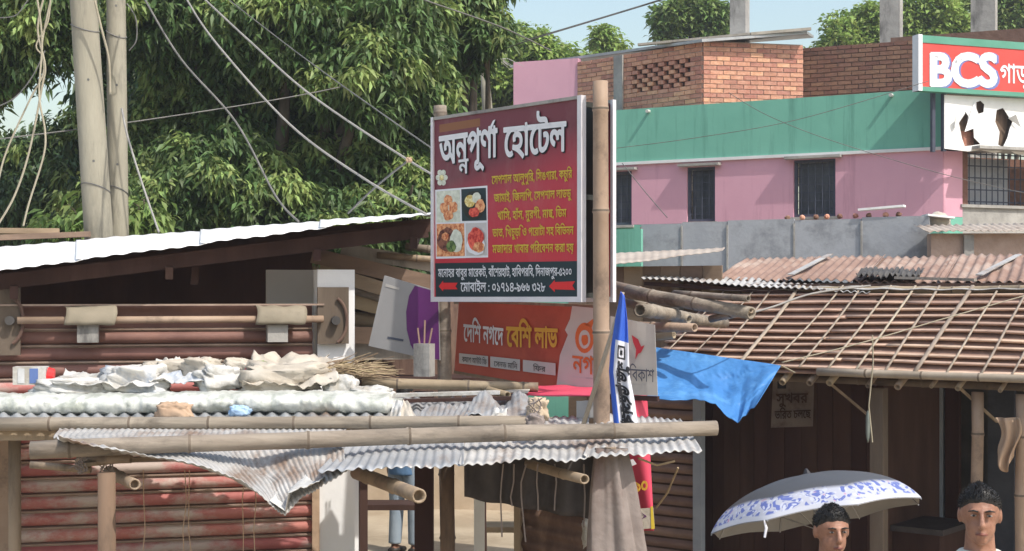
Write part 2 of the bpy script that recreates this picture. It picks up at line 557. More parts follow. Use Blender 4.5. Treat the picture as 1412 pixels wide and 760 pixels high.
def corr_part(name, mat, parent, fr, p00, p10, p11, p01, **k):
    fn, nu, nv = corrugated(p00, p10, p11, p01, **k)
    mb = MB(fr)
    mb.grid(fn, nu, nv)
    return mb.build(name, mat, parent, smooth=True, solid=.003)

# ---- lettering -----------------------------------------------------------------------------
def shape_bengali(s):
    """put pre-base vowel signs before their consonant and split the two-part ones"""
    pre = 'িেৈ'
    out = []
    i = 0
    cl = []
    def flush():
        out.extend(cl)
        cl.clear()
    while i < len(s):
        c = s[i]
        if c in pre:
            cl.insert(0, c)
            flush()
        elif c == 'ো':
            cl.insert(0, 'ে'); cl.append('া'); flush()
        elif c == '্':
            i += 1
            if i < len(s): cl.append(s[i])
        elif '\u0985' <= c <= '\u09b9' or c in '\u09dc\u09dd\u09df':
            flush()
            cl.append(c)
        else:
            if c in 'াীুূৃ': cl.append(c); flush()
            else: flush(); out.append(c)
        i += 1
    flush()
    return ''.join(out)

def _contours(s):
    cu = bpy.data.curves.new('lettering_source', 'FONT')
    cu.body = s
    ob = bpy.data.objects.new('lettering_source', cu)
    COL.objects.link(ob)
    dg = bpy.context.evaluated_depsgraph_get()
    dg.update()
    oe = ob.evaluated_get(dg)
    cc = oe.to_curve(dg)
    res = []
    for sp in cc.splines:
        bp = sp.bezier_points
        pts = []
        n = len(bp)
        for i in range(n):
            a, b = bp[i], bp[(i + 1) % n]
            straight = (a.handle_right - a.co).length < 1e-5 and (b.handle_left - b.co).length < 1e-5
            seg = geometry.interpolate_bezier(a.co, a.handle_right, b.handle_left, b.co, 2 if straight else 5)[:-1]
            for q in seg:
                q = Vector((q.x, q.y))
                if not pts or (q - pts[-1]).length > 1e-4: pts.append(q)
        chg = True
        while chg and len(pts) > 3:            # drop points that lie on a straight run
            chg = False
            for i in range(len(pts)):
                a, b, c = pts[i - 1], pts[i], pts[(i + 1) % len(pts)]
                if (b - a).length < 1e-4 or abs((b.x - a.x) * (c.y - a.y) - (c.x - a.x) * (b.y - a.y)) < 1e-5:
                    del pts[i]
                    chg = True
                    break
        if len(pts) > 2: res.append(pts)
    oe.to_curve_clear()
    bpy.data.objects.remove(ob)
    bpy.data.curves.remove(cu)
    return res

def glyphs(s, bold=0.0):
    """2-D triangles of a line of writing: list of (points, triangles); overlapping outlines fill as one"""
    cs = _contours(s)
    if not cs: return []
    vs, es = [], []
    for c in cs:
        n = len(vs)
        vs += c
        es += [(n + i, n + (i + 1) % len(c)) for i in range(len(c))]
    ov, oe, of, _, _, _ = geometry.delaunay_2d_cdt(vs, es, [], 0, 1e-5)
    P = np.array([(v.x, v.y) for v in ov])
    T = np.array([f for f in of if len(f) == 3])
    C = P[T].mean(axis=1)
    wn = np.zeros(len(T), int)
    for c in cs:
        q = np.array([(p.x, p.y) for p in c])
        q2 = np.roll(q, -1, axis=0)
        for (x0, y0), (x1, y1) in zip(q, q2):
            if y0 == y1: continue
            lo, hi = min(y0, y1), max(y0, y1)
            m = (C[:, 1] >= lo) & (C[:, 1] < hi)
            xi = x0 + (C[:, 1] - y0) / (y1 - y0) * (x1 - x0)
            wn += np.where(m & (xi > C[:, 0]), 1 if y1 > y0 else -1, 0)
    T = T[wn != 0]
    res = [(list(ov), [tuple(int(i) for i in t) for t in T])]
    if bold:                                # thicken the strokes with a ribbon along each outline
        for l in cs:
            for i in range(len(l)):
                a, b = l[i], l[(i + 1) % len(l)]
                d = b - a
                if d.length < 1e-6: continue
                d = d.normalized()
                nn = Vector((-d.y, d.x)) * bold
                e = d * (bold * .5)
                res.append(([a - e - nn, b + e - nn, b + e + nn, a - e + nn], [(0, 1, 2), (0, 2, 3)]))
    return res

def lettering(name, mat, parent, fr, s, x, z, y, w=None, size=None, bold=0.0, align='l', shape=True, mapf=None, slant=0.0):
    """flat print on a face: x, z is the left (or centre) baseline point, y the face depth"""
    g = glyphs(shape_bengali(s) if shape else s, bold)
    if not g: return None
    xs = [q.x for p, _ in g for q in p]
    x0, x1 = min(xs), max(xs)
    sx = sz = size or 1
    if w: sx = w / (x1 - x0)
    if not size: sz = sx
    W = (x1 - x0) * sx
    off = x - (W / 2 if align == 'c' else 0)
    mb = MB(fr)
    for k, (p, tri) in enumerate(g):
        e = y - .0003 * (k % 7)
        if mapf:
            vs = [mapf((q.x - x0) / (x1 - x0), q.y * sz, e) for q in p]
        else:
            vs = [(off + (q.x - x0) * sx + q.y * sz * slant, e, z + q.y * sz) for q in p]
        fs = []
        for t in tri:
            a, b, c = (p[i] for i in t)
            ar = (b.x - a.x) * (c.y - a.y) - (c.x - a.x) * (b.y - a.y)
            fs.append(tuple(t) if ar > 0 else (t[0], t[2], t[1]))
        mb.add(vs, fs)
    return mb.build(name, mat, parent)

# ---- foliage -------------------------------------------------------------------------------
def leaf_mesh(name, mat, parent, centres, rng, k, length, width, droop, clr=.10):
    """leaf sprays at the given twig tips, each leaf four triangles with a folded midrib"""
    P = np.repeat(centres, k, axis=0)
    n = len(P)
    az = rng.uniform(0, 2 * np.pi, n)
    el = -np.radians(rng.uniform(droop[0], droop[1], n))
    d = np.stack([np.cos(az) * np.cos(el), np.sin(az) * np.cos(el), np.sin(el)], 1)
    P = P + d * clr * rng.uniform(0.0, .6, (n, 1)) + rng.normal(0, .05, (n, 3))
    L = length * rng.uniform(.45, 1.25, (n, 1))
    Wd = width * rng.uniform(.75, 1.2, (n, 1))
    up = np.tile(np.array([0, 0, 1.0]), (n, 1)) + rng.normal(0, .45, (n, 3))
    s = np.cross(d, up)
    s /= np.linalg.norm(s, axis=1, keepdims=True) + 1e-9
    nn = np.cross(s, d)
    v = np.empty((n, 5, 3))
    v[:, 0] = P
    mid = P + d * L * .45 + nn * L * .06
    v[:, 1] = mid + s * Wd * .5 + nn * Wd * .12
    v[:, 2] = mid
    v[:, 3] = mid - s * Wd * .5 + nn * Wd * .12
    v[:, 4] = P + d * L - np.array([0, 0, 1.0]) * L * .12
    base = (np.arange(n) * 5)[:, None]
    t = np.array([[0, 2, 1], [0, 3, 2], [1, 2, 4], [2, 3, 4]])
    faces = (base[:, :, None] + t[None]).reshape(-1, 3)
    me = bpy.data.meshes.new(name)
    inv = np.array(wm(parent).inverted())
    vv = v.reshape(-1, 3) @ inv[:3, :3].T + inv[:3, 3]
    me.vertices.add(len(vv))
    me.vertices.foreach_set('co', vv.astype(np.float32).ravel())
    nf = len(faces)
    me.loops.add(nf * 3)
    me.loops.foreach_set('vertex_index', faces.astype(np.int32).ravel())
    me.polygons.add(nf)
    me.polygons.foreach_set('loop_start', np.arange(0, nf * 3, 3, dtype=np.int32))
    me.update(calc_edges=True)
    me.materials.append(MATS[mat])
    return newobj(name, me, parent)

def crown_points(clumps, rng, density, shell=.55):
    pts = []
    for (c, r) in clumps:
        n = int(density * r * r * 12.6)
        d = rng.normal(0, 1, (n, 3))
        d /= np.linalg.norm(d, axis=1, keepdims=True)
        q = rng.uniform(shell ** 3, 1, n) ** (1 / 3)
        ph = rng.uniform(0, 6.28, 3)
        wob = 1 + .16 * np.sin(d[:, 0] * 5 + ph[0]) + .14 * np.sin(d[:, 1] * 6 + ph[1]) + .12 * np.sin(d[:, 2] * 7 + ph[2])
        p = d * (q * wob * r)[:, None]
        p[:, 2] *= .85
        pts.append(np.array(c) + p)
    return np.concatenate(pts)

def make_tree(label, base, clumps, mat, seed, density=26, k=12, length=.21, width=.05, droop=(5, 75), trunk_r=.22, group=None, name='mango_tree', clr=.1, tips=0, fork_t=.45):
    rng = np.random.default_rng(seed)
    t = thing(name, label, 'tree', base, 0, group)
    b = Vector(base)
    zc = sum(c[2] for c, r in clumps) / len(clumps)
    cx = sum(c[0] for c, r in clumps) / len(clumps)
    cy = sum(c[1] for c, r in clumps) / len(clumps)
    fork = b.lerp(Vector((cx, cy, zc)), fork_t)
    mb = MB()
    pts = [b, b.lerp(fork, .3) + Vector((.08, .05, 0)), b.lerp(fork, .65) + Vector((-.06, 0, 0)), fork]
    mb.tube(pts, [trunk_r * 1.25, trunk_r, trunk_r * .9, trunk_r * .75], 12)
    tr = mb.build('trunk', 'bark', t, smooth=True)
    for i, (c, r) in enumerate(clumps):
        c = Vector(c)
        lm = MB()
        mid = fork.lerp(c, .5) + Vector((rng.uniform(-.2, .2), rng.uniform(-.2, .2), rng.uniform(.05, .3)))
        lm.tube([fork - Vector((0, 0, .1)), mid, c], [trunk_r * .5, trunk_r * .3, trunk_r * .1], 7)
        for q in range(4):
            d = Vector(rng.normal(0, 1, 3)).normalized() * r * .8
            lm.tube([mid.lerp(c, .6), c + d * .5, c + d], [trunk_r * .14, trunk_r * .09, .008], 5)
        lm.build('limb', 'bark', t, smooth=True)
    leaf_mesh('crown', mat, t, crown_points(clumps, rng, density), rng, k, length, width, droop, clr)
    if tips:
        tc = []
        for (c, r) in clumps:
            for q in range(tips):
                d = rng.normal(0, 1, 3); d[2] = abs(d[2]) * .9 - .15; d /= np.linalg.norm(d)
                tc.append((tuple(np.array(c) + d * r * rng.uniform(.85, 1.0) * np.array([1, 1, .85])), r * rng.uniform(.14, .24)))
        leaf_mesh('young_sunlit_leaves', 'leaf_tip', t, crown_points(tc, rng, density * 1.6, .1), rng, k, length * .95, width, droop, clr)  # paler young sprays on the upper side; sunlight on the crown is put into their colour
    return t

# flat print measured on a face
def ink(name, mat, parent, fr, d, s, pl, pr, em, bold=0.0, shape=True):
    def mapf(u, y, e):
        return fr.at(lerp(pl[0], pr[0], u), lerp(pl[1], pr[1], u) - y * em, d + e)
    return lettering(name, mat, parent, fr, s, 0, 0, -.003, w=1, size=1, bold=bold, shape=shape, mapf=mapf)

def patch(name, mat, parent, fr, d, pts, thick=0.0):
    """a flat shape on a face; with thick it is a board with that much body behind it"""
    mb = MB(fr)
    f = [fr.at(px, py, d) for px, py in pts]
    n = len(f)
    if thick:
        b = [p + Vector((0, thick, 0)) for p in f]
        mb.add(f + b, [tuple(range(n)), tuple(range(2 * n - 1, n - 1, -1))] + [(i, i + n, (i + 1) % n + n, (i + 1) % n) for i in range(n)])
    else:
        mb.add(f, [tuple(range(n))])
    return mb.build(name, mat, parent)

def disc(name, mat, parent, fr, d, c, rx, ry, n=18, wob=0.0, seed=1):
    pts = []
    for k in range(n):
        a = -2 * math.pi * k / n
        r = 1 + wob * noise.noise((math.cos(a) * 2, math.sin(a) * 2, seed * 3.7))
        pts.append((c[0] + rx * r * math.cos(a), c[1] + ry * r * math.sin(a)))
    return patch(name, mat, parent, fr, d, pts)

def wall_boxes(mb, x0, x1, z0, z1, holes, y0, y1):
    xs = sorted({x0, x1, *[h[0] for h in holes], *[h[1] for h in holes]})
    for a, b in zip(xs, xs[1:]):
        hs = sorted([h for h in holes if h[0] < (a + b) / 2 < h[1]], key=lambda h: h[2])
        z = z0
        for h in hs:
            if h[2] > z: mb.box((a, y0, z), (b, y1, h[2]))
            z = h[3]
        if z < z1: mb.box((a, y0, z), (b, y1, z1))

# ================================================================ THE SETTING
mb = MB()
mb.grid(lambda u, v: Vector((-250 + 500 * u, -60 + 560 * v, 0)), 40, 40)
tag(mb.build('ground', 'earth', None, origin=Vector((0, 0, 0))), kind='structure')

# ================================================================ PINK AND GREEN BUILDING
B = Frame(7.13, 24.0, -28.3)
bld = frame_thing('concrete_building', 'two storey pink building with broad green parapet and barred windows', 'building', B)
ZT, ZB, ZP = 5.98, 4.98, 3.86
xl = B.at(660, 300).x
wins = []
for (a, b_, t, bt) in ((1094, 1152, 221, 298), (947, 986, 231, 305), (838, 871, 237, 310)):
    p, q = B.at(a, t), B.at(b_, bt)
    wins.append((p.x, q.x, q.z, p.z))
mb = MB(B); wall_boxes(mb, xl, 0, ZP, ZB, wins, 0, .22); mb.build('wall', 'paint_pink', bld)
mb = MB(B); mb.box((xl, -.03, ZB + .035), (0.012, .22, ZT)); mb.build('parapet', 'paint_green', bld)
mb = MB(B); mb.box((xl, -.06, ZB - .02), (0.02, .2, ZB + .032)); mb.build('ledge', 'paint_line', bld)
mb = MB(B); mb.box((xl, -.004, 0), (0, .22, ZP - .003)); mb.build('lower_wall', 'paint_green', bld)
mb = MB(B); mb.box((xl, .25, ZB + .1), (-.3, 8, ZB + .3)); mb.build('roof_slab', 'concrete', bld)
mb = MB(B); mb.box((xl - .2, .2, 0), (xl, 8, ZT)); mb.build('side_wall', 'paint_pink', bld)
mb = MB(B); mb.box((xl, .05, ZP - .03), (.0, .5, ZP)); mb.build('floor_slab', 'concrete', bld)
for (x0, x1, z0, z1) in wins:
    mb = MB(B)
    for (a, c) in (((x0, .05, z0), (x0 + .05, .12, z1)), ((x1 - .05, .05, z0), (x1, .12, z1)), ((x0 + .05, .05, z1 - .05), (x1 - .05, .12, z1)), ((x0 + .05, .05, z0), (x1 - .05, .12, z0 + .05))):
        mb.box(a, c)
    w = mb.build('window', 'window_frame', bld)
    mb = MB(B); mb.box((x0 + .05, .16, z0 + .05), (x1 - .05, .18, z1 - .05)); mb.build('pane', 'window_dark', w)
    n = max(3, int((x1 - x0) / .11))
    for i in range(1, n):
        x = x0 + (x1 - x0) * i / n
        mb = MB(B); mb.tube([(x, .06, z0 + .03), (x, .06, z1 - .03)], .008, 6); mb.build('bar', 'window_frame', w)
    for i in range(1, 7):
        z = z0 + (z1 - z0) * i / 7
        mb = MB(B); mb.box((x0 + .04, .066, z - .006), (x1 - .04, .074, z + .006)); mb.build('bar', 'window_frame', w)
    mb = MB(B); mb.box((x0 - .12, -.16, z1 + .01), (x1 + .12, .02, z1 + .055)); mb.build('sunshade', 'concrete', w)
    mb = MB(B); mb.box((x0 - .05, -.05, z0 - .05), (x1 + .05, .05, z0 - .004)); mb.build('sill', 'concrete', w)
# drain pipe stubs
for px in (1230, 895):
    p = B.at(px, 128, -.03)
    mb = MB(B); mb.tube([(p.x, 0, ZT - .06), (p.x, -.14, ZT - .07)], .03, 8); mb.build('drain_pipe', 'pvc_grey', bld)
# right hand face, turned to the sun
BR = Frame(7.13, 24.0, 22)
zg1, zg2 = BR.at(1365, 287).z, BR.at(1365, 217).z
mb = MB(BR); mb.box((.012, .0, ZP - .0), (.40, .3, ZB - .03)); mb.build('corner_pillar', 'paint_pink', bld)
mb = MB(BR); mb.box((.0, -.004, 0), (.40, .3, ZP - .004)); mb.build('pillar_base', 'paint_green', bld)
mb = MB(BR); mb.box((.40, .02, 0), (5, .25, zg1)); mb.build('balcony_wall', 'concrete', bld)
mb = MB(BR); mb.box((.36, -.03, zg1), (5, .28, zg1 + .05)); mb.build('balcony_sill', 'concrete', bld)
mb = MB(BR); mb.box((.0, .01, ZB - .0), (5, .25, ZT - .1)); mb.build('front_wall', 'brick_dark', bld)
mb = MB(BR); mb.box((.40, 1.0, zg1 - .5), (5, 1.1, ZB)); mb.build('inner_wall', 'brick_dark', bld)
mb = MB(BR); mb.box((.40, .05, zg1 + .05), (.55, .2, ZB - .003)); mb.build('jamb', 'brick_dark', bld)
for i in range(26):
    x = .62 + i * .12
    mb = MB(BR); mb.tube([(x, .1, zg1 + .04), (x, .1, ZB)], .011, 6); mb.build('bar', 'window_frame', bld)
for i in range(5):
    z = zg1 + .1 + i * .2
    mb = MB(BR); mb.box((.55, .115, z), (5, .125, z + .02)); mb.build('bar', 'window_frame', bld)
mb = MB(BR); mb.box((.52, .3, zg1 + .08), (1.6, .32, ZB - .1)); mb.build('grey_shutter', 'fence_grey', bld)
mb = MB(BR); mb.box((.3, -.55, ZB - .03), (5, .0, ZB + .02)); mb.build('canopy_slab', 'concrete', bld)

# torn white panel under the sign
tp = frame_thing('advertising_panel', 'torn white panel with ragged holes under the red lettered sign', 'panel', BR, .1, -.35)
outer = [(1302, 131), (1480, 140), (1480, 228), (1400, 212), (1390, 206), (1372, 211), (1352, 207), (1335, 209), (1302, 205)]
h1 = [(1346, 141), (1352, 139), (1357, 144), (1356, 155), (1349, 157), (1346, 150)]
h2 = [(1374, 152), (1383, 149), (1390, 160), (1396, 168), (1392, 178), (1389, 190), (1383, 203), (1376, 200), (1378, 182), (1372, 168)]
h3 = [(1322, 170), (1331, 154), (1335, 160), (1334, 172), (1342, 176), (1343, 190), (1352, 199), (1330, 202), (1326, 190)]
loops = [[BR.at(x, y, -.35) for x, y in l] for l in (outer, h1, h2, h3)]
tri = geometry.tessellate_polygon(loops)
fl = [p for l in loops for p in l]
mb = MB(BR); mb.add(fl, [tuple(t) for t in tri]); mb.build('sheet', 'panel_torn', tp, solid=.01)
mb = MB(BR)
p = BR.at(1302, 131, -.33)
mb.box((p.x - .03, -.34, ZB - .08), (p.x + .03, -.28, ZB + .86)); mb.build('frame_post', 'window_frame', tp)
mb = MB(BR); p = BR.at(1312, 131, -.2); q = BR.at(1480, 205, -.2); mb.box((p.x, -.24, ZB + .03), (q.x, -.2, ZB + .8)); mb.build('backing_board', 'post_wood', tp)
# curled flaps at the tears
for (a, c, e) in (((1344, 138), (1346, 176), (1330, 182)), ((1390, 163), (1401, 158), (1408, 176)), ((1331, 156), (1318, 160), (1316, 178))):
    mb = MB(BR); q = [BR.at(*a, -.36), BR.at(*c, -.46), BR.at(*e, -.40)]
    mb.add(q, [(0, 1, 2)]); mb.build('torn_flap', 'panel_torn', tp, solid=.006)
mb = MB(BR); x = BR.at(1330, 190, -.2); mb.box((x.x - .12, -.24, x.z - .16), (x.x + .16, -.1, x.z + .1)); mb.build('exposed_brick', 'brick_red', tp)

# BCS sign
BS = Frame((1268 - CX) / FPX * 23.3, 23.3, 20)
bs = frame_thing('shop_sign', 'red sign with large white BCS letters and green edging', 'sign', BS)
zt, zb = BS.at(1268, 50).z, BS.at(1268, 121).z
zb = CAM_H + (HY - 121) / FPX * 23.3
mb = MB(BS); mb.box((0, 0, zb), (4.2, .14, zt)); mb.build('board', 'sign_bcs', bs)
mb = MB(BS); mb.box((-.01, -.012, zt - .1), (4.2, .15, zt + .02)); mb.build('trim', 'sign_green', bs)
mb = MB(BS); mb.box((-.02, -.014, zb - .05), (4.2, .15, zb + .02)); mb.build('trim', 'sign_green', bs)
mb = MB(BS); mb.box((-.03, -.016, zb - .05), (.045, .15, zt + .03)); mb.build('side_trim', 'print_white', bs)
ink('lettering', 'sign_blue', bs, BS, -.001, 'BCS', (1284, 118.5), (1379, 120), 64, .05)
ink('lettering', 'print_white', bs, BS, -.006, 'BCS', (1282, 117), (1376, 118), 62, .046)
ink('lettering', 'print_white', bs, BS, -.004, 'গাড়ি', (1379, 114), (1436, 116), 38, .012)
mb = MB(BS); mb.bar((.4, .2, zb - 1.0), (.4, .2, zt), .06, .06); mb.build('support', 'window_frame', bs)
mb = MB(BS); mb.bar((2.4, .2, zb - 1.0), (2.4, .2, zt), .06, .06); mb.build('support', 'window_frame', bs)

# ---- brick room on the roof
C0 = U(970, 100, 26.0)
BL, BT = Frame(C0.x, C0.y, -46), Frame(C0.x, C0.y, 12)
room = frame_thing('brick_rooftop_room', 'unplastered red brick room with a honeycomb vent and tin roof', 'building', BT)
brick_me = {}
def brick_mesh(mat):
    if mat not in brick_me:
        mb = MB(); mb.box((0, 0, 0), (.24, .10, .068))
        o = mb.build('brick', mat, None, origin=Vector((0, 0, 0)))
        me = o.data
        bpy.data.objects.remove(o)
        brick_me[mat] = me
    return brick_me[mat]
rb = random.Random(3)
def brick_face(fr, parent, x0, x1, z0, z1, mat, hole=None, d=-.012, skip=0):
    z, r = z0, 0
    while z + .068 < z1 + .02:
        x = x0 + (0 if r % 2 else -.1275)
        while x < x1:
            a, b_ = max(x, x0), min(x + .24, x1)
            if b_ - a > .05:
                inh = hole and hole[0] < (a + b_) / 2 < hole[1] and hole[2] < z + .03 < hole[3]
                if inh: b_ = a + (b_ - a) * .56
                if rb.random() >= skip:
                    m = fr.M @ Matrix.Translation((a, d - rb.uniform(0, .008), z + rb.uniform(-.003, .003))) @ Matrix.Diagonal(((b_ - a) / .24, 1, 1, 1))
                    piece('brick', brick_mesh(mat), parent, m)
            x += .255
        z += .083
        r += 1
xr = BT.at(1107, 80).x
xL = BL.at(797, 100).x
za = 5.7
hx0, hx1 = BL.at(868, 100).x, BL.at(952, 100).x
hole = (hx0, hx1, BL.at(915, 126).z, BL.at(915, 84).z)
mb = MB(BT); mb.box((.0, .0, 5.2), (xr, .2, 7.12)); w2 = mb.build('wall', 'mortar', room)
brick_face(BT, w2, 0.0, xr, za, 7.10, 'brick_red')
mb = MB(BT); mb.box((xr - .2, .21, 5.2), (xr - .004, 3.2, 7.12)); w3 = mb.build('wall', 'mortar', room)
mb = MB(BL); mb.box((xL + .1, 1.5, 5.2), (-.3, 1.6, 7.2)); mb.build('inner_wall', 'mortar_dark', room)
mb = MB(BL); wall_boxes(mb, xL, -.02, 5.2, 7.10, [hole], .0, .085); w1 = mb.build('wall', 'mortar', room)
brick_face(BL, w1, xL, -.02, za, 7.08, 'brick_red', hole)
# rough concrete column and the pink part
p = BL.at(846, 100, -.06); q = BL.at(858, 100, -.06)
mb = MB(BL); mb.box((p.x, -.06, 5.2), (q.x, -.025, 7.1)); mb.build('column', 'concrete', room)
PK = Frame(*(BL.w(xL, 0, 0).xy), -22)
x7 = PK.at(708, 100).x
mb = MB(PK); mb.box((x7, 0, 4.4), (-.0, .2, PK.at(708, 86).z)); mb.build('plastered_wall', 'paint_pink', room)
# thin tin roof
pts = [U(703, 90, 30.4), U(845, 71, 27.6), U(968, 54, 25.82), U(1113, 43, 26.15), U(1122, 49, 30), U(980, 60, 33), U(720, 96, 36)]
mb = MB(); n = len(pts)
mb.add(pts + [p - Vector((0, 0, .05)) for p in pts], [tuple(range(n)), tuple(range(2 * n - 1, n - 1, -1))] + [(i, i + n, (i + 1) % n + n, (i + 1) % n) for i in range(n)])
mb.build('roof_sheet', 'tin_grey', room)
mb = MB(); mb.bar(U(1035, 47, 26.0), U(1118, 40, 26.1), .07, .05); mb.build('roof_batten', 'grey_wood', room)
mb = MB(); mb.bar(U(880, 62, 26.6), U(1035, 47, 26.0), .10, .04); mb.build('roof_plank', 'grey_wood', room)

# ---- dark brick wall behind
BW = Frame(*(B.w(B.at(1107, 100, 2.2).x, 2.2, 0).xy), -24)
xw = BW.at(1290, 100).x
wl = frame_thing('brick_wall', 'weathered dark brown brick wall behind the green parapet', 'wall', BW)
zt = BW.at(1180, 62).z
mb = MB(BW); mb.box((-.1, .02, 5.2), (xw, .2, zt)); mb.build('core', 'mortar_dark', wl)
brick_face(BW, wl, -.1, xw, 5.75, zt + .02, 'brick_dark', d=.004)
# brown raised strip at the right
mb = MB(BW); mb.box((xw - .9, .6, 5.2), (xw + 3, .9, BW.at(1370, 42, .6).z)); 
tag(mb.build('roof_wall', 'mortar_dark', None, deg=-24), 'dark stained wall rising behind the red lettered sign', 'wall')

# concrete column stubs on the roof
for (px, w, yb, Y, lab) in ((1020, 22, 46, 27.5, 'thin concrete column stub rising above the tin roofed brick room'),
                            (1229, 27, 66, 30.0, 'concrete column stub rising above the dark brick wall'),
                            (1357, 32, 60, 29.0, 'thick concrete column stub rising behind the red lettered sign')):
    r = w / FPX * Y / 2
    x = (px - CX) / FPX * Y
    t = thing('concrete_column', lab, 'column', (x, Y, 5.2), -24, 'bare columns on the roof')
    mb = MB(Frame(x, Y, -24)); mb.box((-r, -r, 5.2), (r, r, 9.3)); mb.build('shaft', 'concrete', t)
    for (i, j) in ((-1, -1), (1, -1), (1, 1), (-1, 1)):
        mb = MB(Frame(x, Y, -24)); mb.tube([(i * r * .6, j * r * .6, 9.2), (i * r * .6, j * r * .6, 9.8)], .012, 6); mb.build('steel_rod', 'tin_rust', t)

# ---- grey panel fence before the building
FW = Frame(*(U(1080, 300, 16.5).xy), -26)
fw = frame_thing('panel_fence', 'grey cement panel fence running below the pink wall', 'fence', FW)
edges = [884, 940, 1003, 1095, 1188, 1282]
for i, (a, b_) in enumerate(zip(edges, edges[1:])):
    x0, x1 = FW.at(a, 300).x, FW.at(b_, 300).x
    zt = FW.at((a + b_) / 2, lerp(309, 297, (a - 884) / 400)).z
    mb = MB(FW); mb.box((x0 + .004, .008 * (i % 2), 0), (x1 - .004, .05 + .008 * (i % 2), zt + .01 * (i % 3))); mb.build('panel', 'fence_grey', fw)
    mb = MB(FW); mb.box((x0 - .010, -.012, 0), (x0 + .010, .0, zt - .03)); mb.build('post', 'concrete', fw)
# things along the top of the fence
rt = random.Random(12)
for i in range(9):
    px = 1085 + i * 19 + rt.uniform(-4, 4)
    p = FW.at(px, 294)
    mb = MB(FW)
    mb.ball((p.x, .03, FW.at(px, lerp(309, 297, (px - 884) / 400)).z + .022), .034, .034, .03, 8, 5, lambda d: 1 + .2 * noise.noise(d * 2 + Vector((i, 0, 0))))
    o = mb.build('brick_piece', 'brick_red' if i % 2 else 'brick_dark', None)
    tag(o, 'small broken brick lying on top of the grey fence', 'brick', 'brick pieces on the fence')
mb = MB(FW); a = FW.at(1215, 296); mb.bar((a.x - .25, .03, a.z + .06), (a.x + .25, .03, a.z + .09), .12, .025)
tag(mb.build('white_board', 'panel_torn', None), 'pale board lying on the fence beside the brick pieces', 'board')
rs = U(1294, 306, 16)
mb = MB(); mb.ball(rs, .13, .12, .11, 14, 9, lambda d: 1 + .2 * noise.noise(d * 2.2))
tag(mb.build('rubble_sack', 'sack_cream', None, smooth=True), 'pale rounded sack at the end of the grey fence', 'sack')
mb = MB(); mb.bar(U(1275, 297, 15.9), U(1312, 301, 15.9), .25, .02)
tag(mb.build('white_sheet', 'panel_torn', None), 'white sheet lying over the rounded sack by the fence', 'sheet')
# low wall with a tin cap at the right
RW = Frame(*(U(1284, 330, 15.2).xy), -4)
lw = frame_thing('low_wall', 'stained low wall capped with a thin tin sheet', 'wall', RW)
mb = MB(RW); mb.box((0, 0, 0), (3, .2, RW.at(1300, 322).z)); mb.build('wall', 'mortar', lw)
a, b_ = RW.at(1278, 320, -.15), RW.at(1500, 316, -.15)
corr_part('tin_cap', 'tin_beige', lw, RW, a, b_, b_ + Vector((0, .7, .1)), a + Vector((0, .7, .1)), nv=4)
mb = MB(RW); a = RW.at(1330, 335, -.06); mb.box((a.x, -.05, 0), (a.x + .1, -.002, RW.at(1300, 324).z)); mb.build('pier', 'concrete', lw)
# green and white odds at the left end of the fence
GF = Frame(*(U(868, 320, 16.9).xy), -26)
x0, x1 = GF.at(848, 320).x, GF.at(884, 320).x
mb = MB(GF); mb.box((x0 - 1.2, 0, 0), (x1, .06, GF.at(868, 316).z)); tag(mb.build('green_gate_panel', 'paint_green', None, deg=-26), 'green painted panel where the grey fence ends behind the sign', 'panel')

# ================================================================ RIGHT-HAND SHOP ROW
RS = Frame(2.06, 9.7, -38.7)
shop = frame_thing('bamboo_shop', 'open fronted shop under a low brown strip roof with bamboo battens', 'shop', RS)
xa, xb = RS.at(888, 507).x, RS.at(1700, 535).x
ZE, ZR, DR = 2.0, 2.54, 1.0
def roofpt(x, t, h=0.0):
    """t: 0 at the eave, 1 at the top"""
    return Vector((x, DR * t, lerp(ZE, ZR, t) + h + .018 * noise.noise((x * .7, t * 2, 4)) - .012 * math.sin(math.pi * t)))
mb = MB(RS); mb.grid(lambda u, v: roofpt(lerp(xa, xb, u), v), 40, 10); mb.build('roof_lining', 'roof_gap', shop, solid=.012)
rr = random.Random(21)
NROW = 11
for r in range(NROW):
    t = (r + .35) / NROW
    x = xa + .03 * rr.random()
    while x < xb - .05:
        L = rr.uniform(1.1, 1.9)
        x2 = min(xb, x + L)
        dt = rr.uniform(-.008, .008)
        mb = MB(RS)
        pts = [roofpt(lerp(x, x2, k / 8), t + dt + rr.uniform(-.003, .003), .022) for k in range(9)]
        mb.tube(pts, [.045 + rr.uniform(-.004, .003) for _ in pts], 8, flat=.26)
        mb.build('roof_strip', 'roof_strip', shop, smooth=True)
        x = x2 + rr.uniform(-.02, .02)
x = xa + .12
i = 0
while x < xb:
    j = rr.uniform(-.07, .05)
    wide = .034 if i % 6 == 3 else rr.uniform(.014, .021)
    mb = MB(RS)
    pts = [roofpt(lerp(x, x + j, k / 6), lerp(-.03, 1.0, k / 6), .056) for k in range(7)]
    mb.tube(pts, wide / 2, 6, flat=.5)
    mb.build('batten', 'bamboo_strip', shop, smooth=True)
    x += rr.uniform(.19, .25)
    i += 1
x = xa + .1
while x < xb:
    r = rr.choice((.014, .018, .024))
    out = rr.uniform(.0, .045)
    p0 = roofpt(x, 1.0, -.05); p1 = roofpt(x + rr.uniform(-.04, .04), 0, -.045 - rr.uniform(0, .02))
    d = (p1 - p0).normalized()
    mb = MB(RS); mb.bamboo(p1 + d * out, p0, r, r, node=.3, n=8)
    mb.build('rafter', 'bamboo', shop, smooth=True)
    x += rr.uniform(.16, .24)
a, b_ = RS.at(1128, 517, -.03), RS.at(1700, 535, -.03)
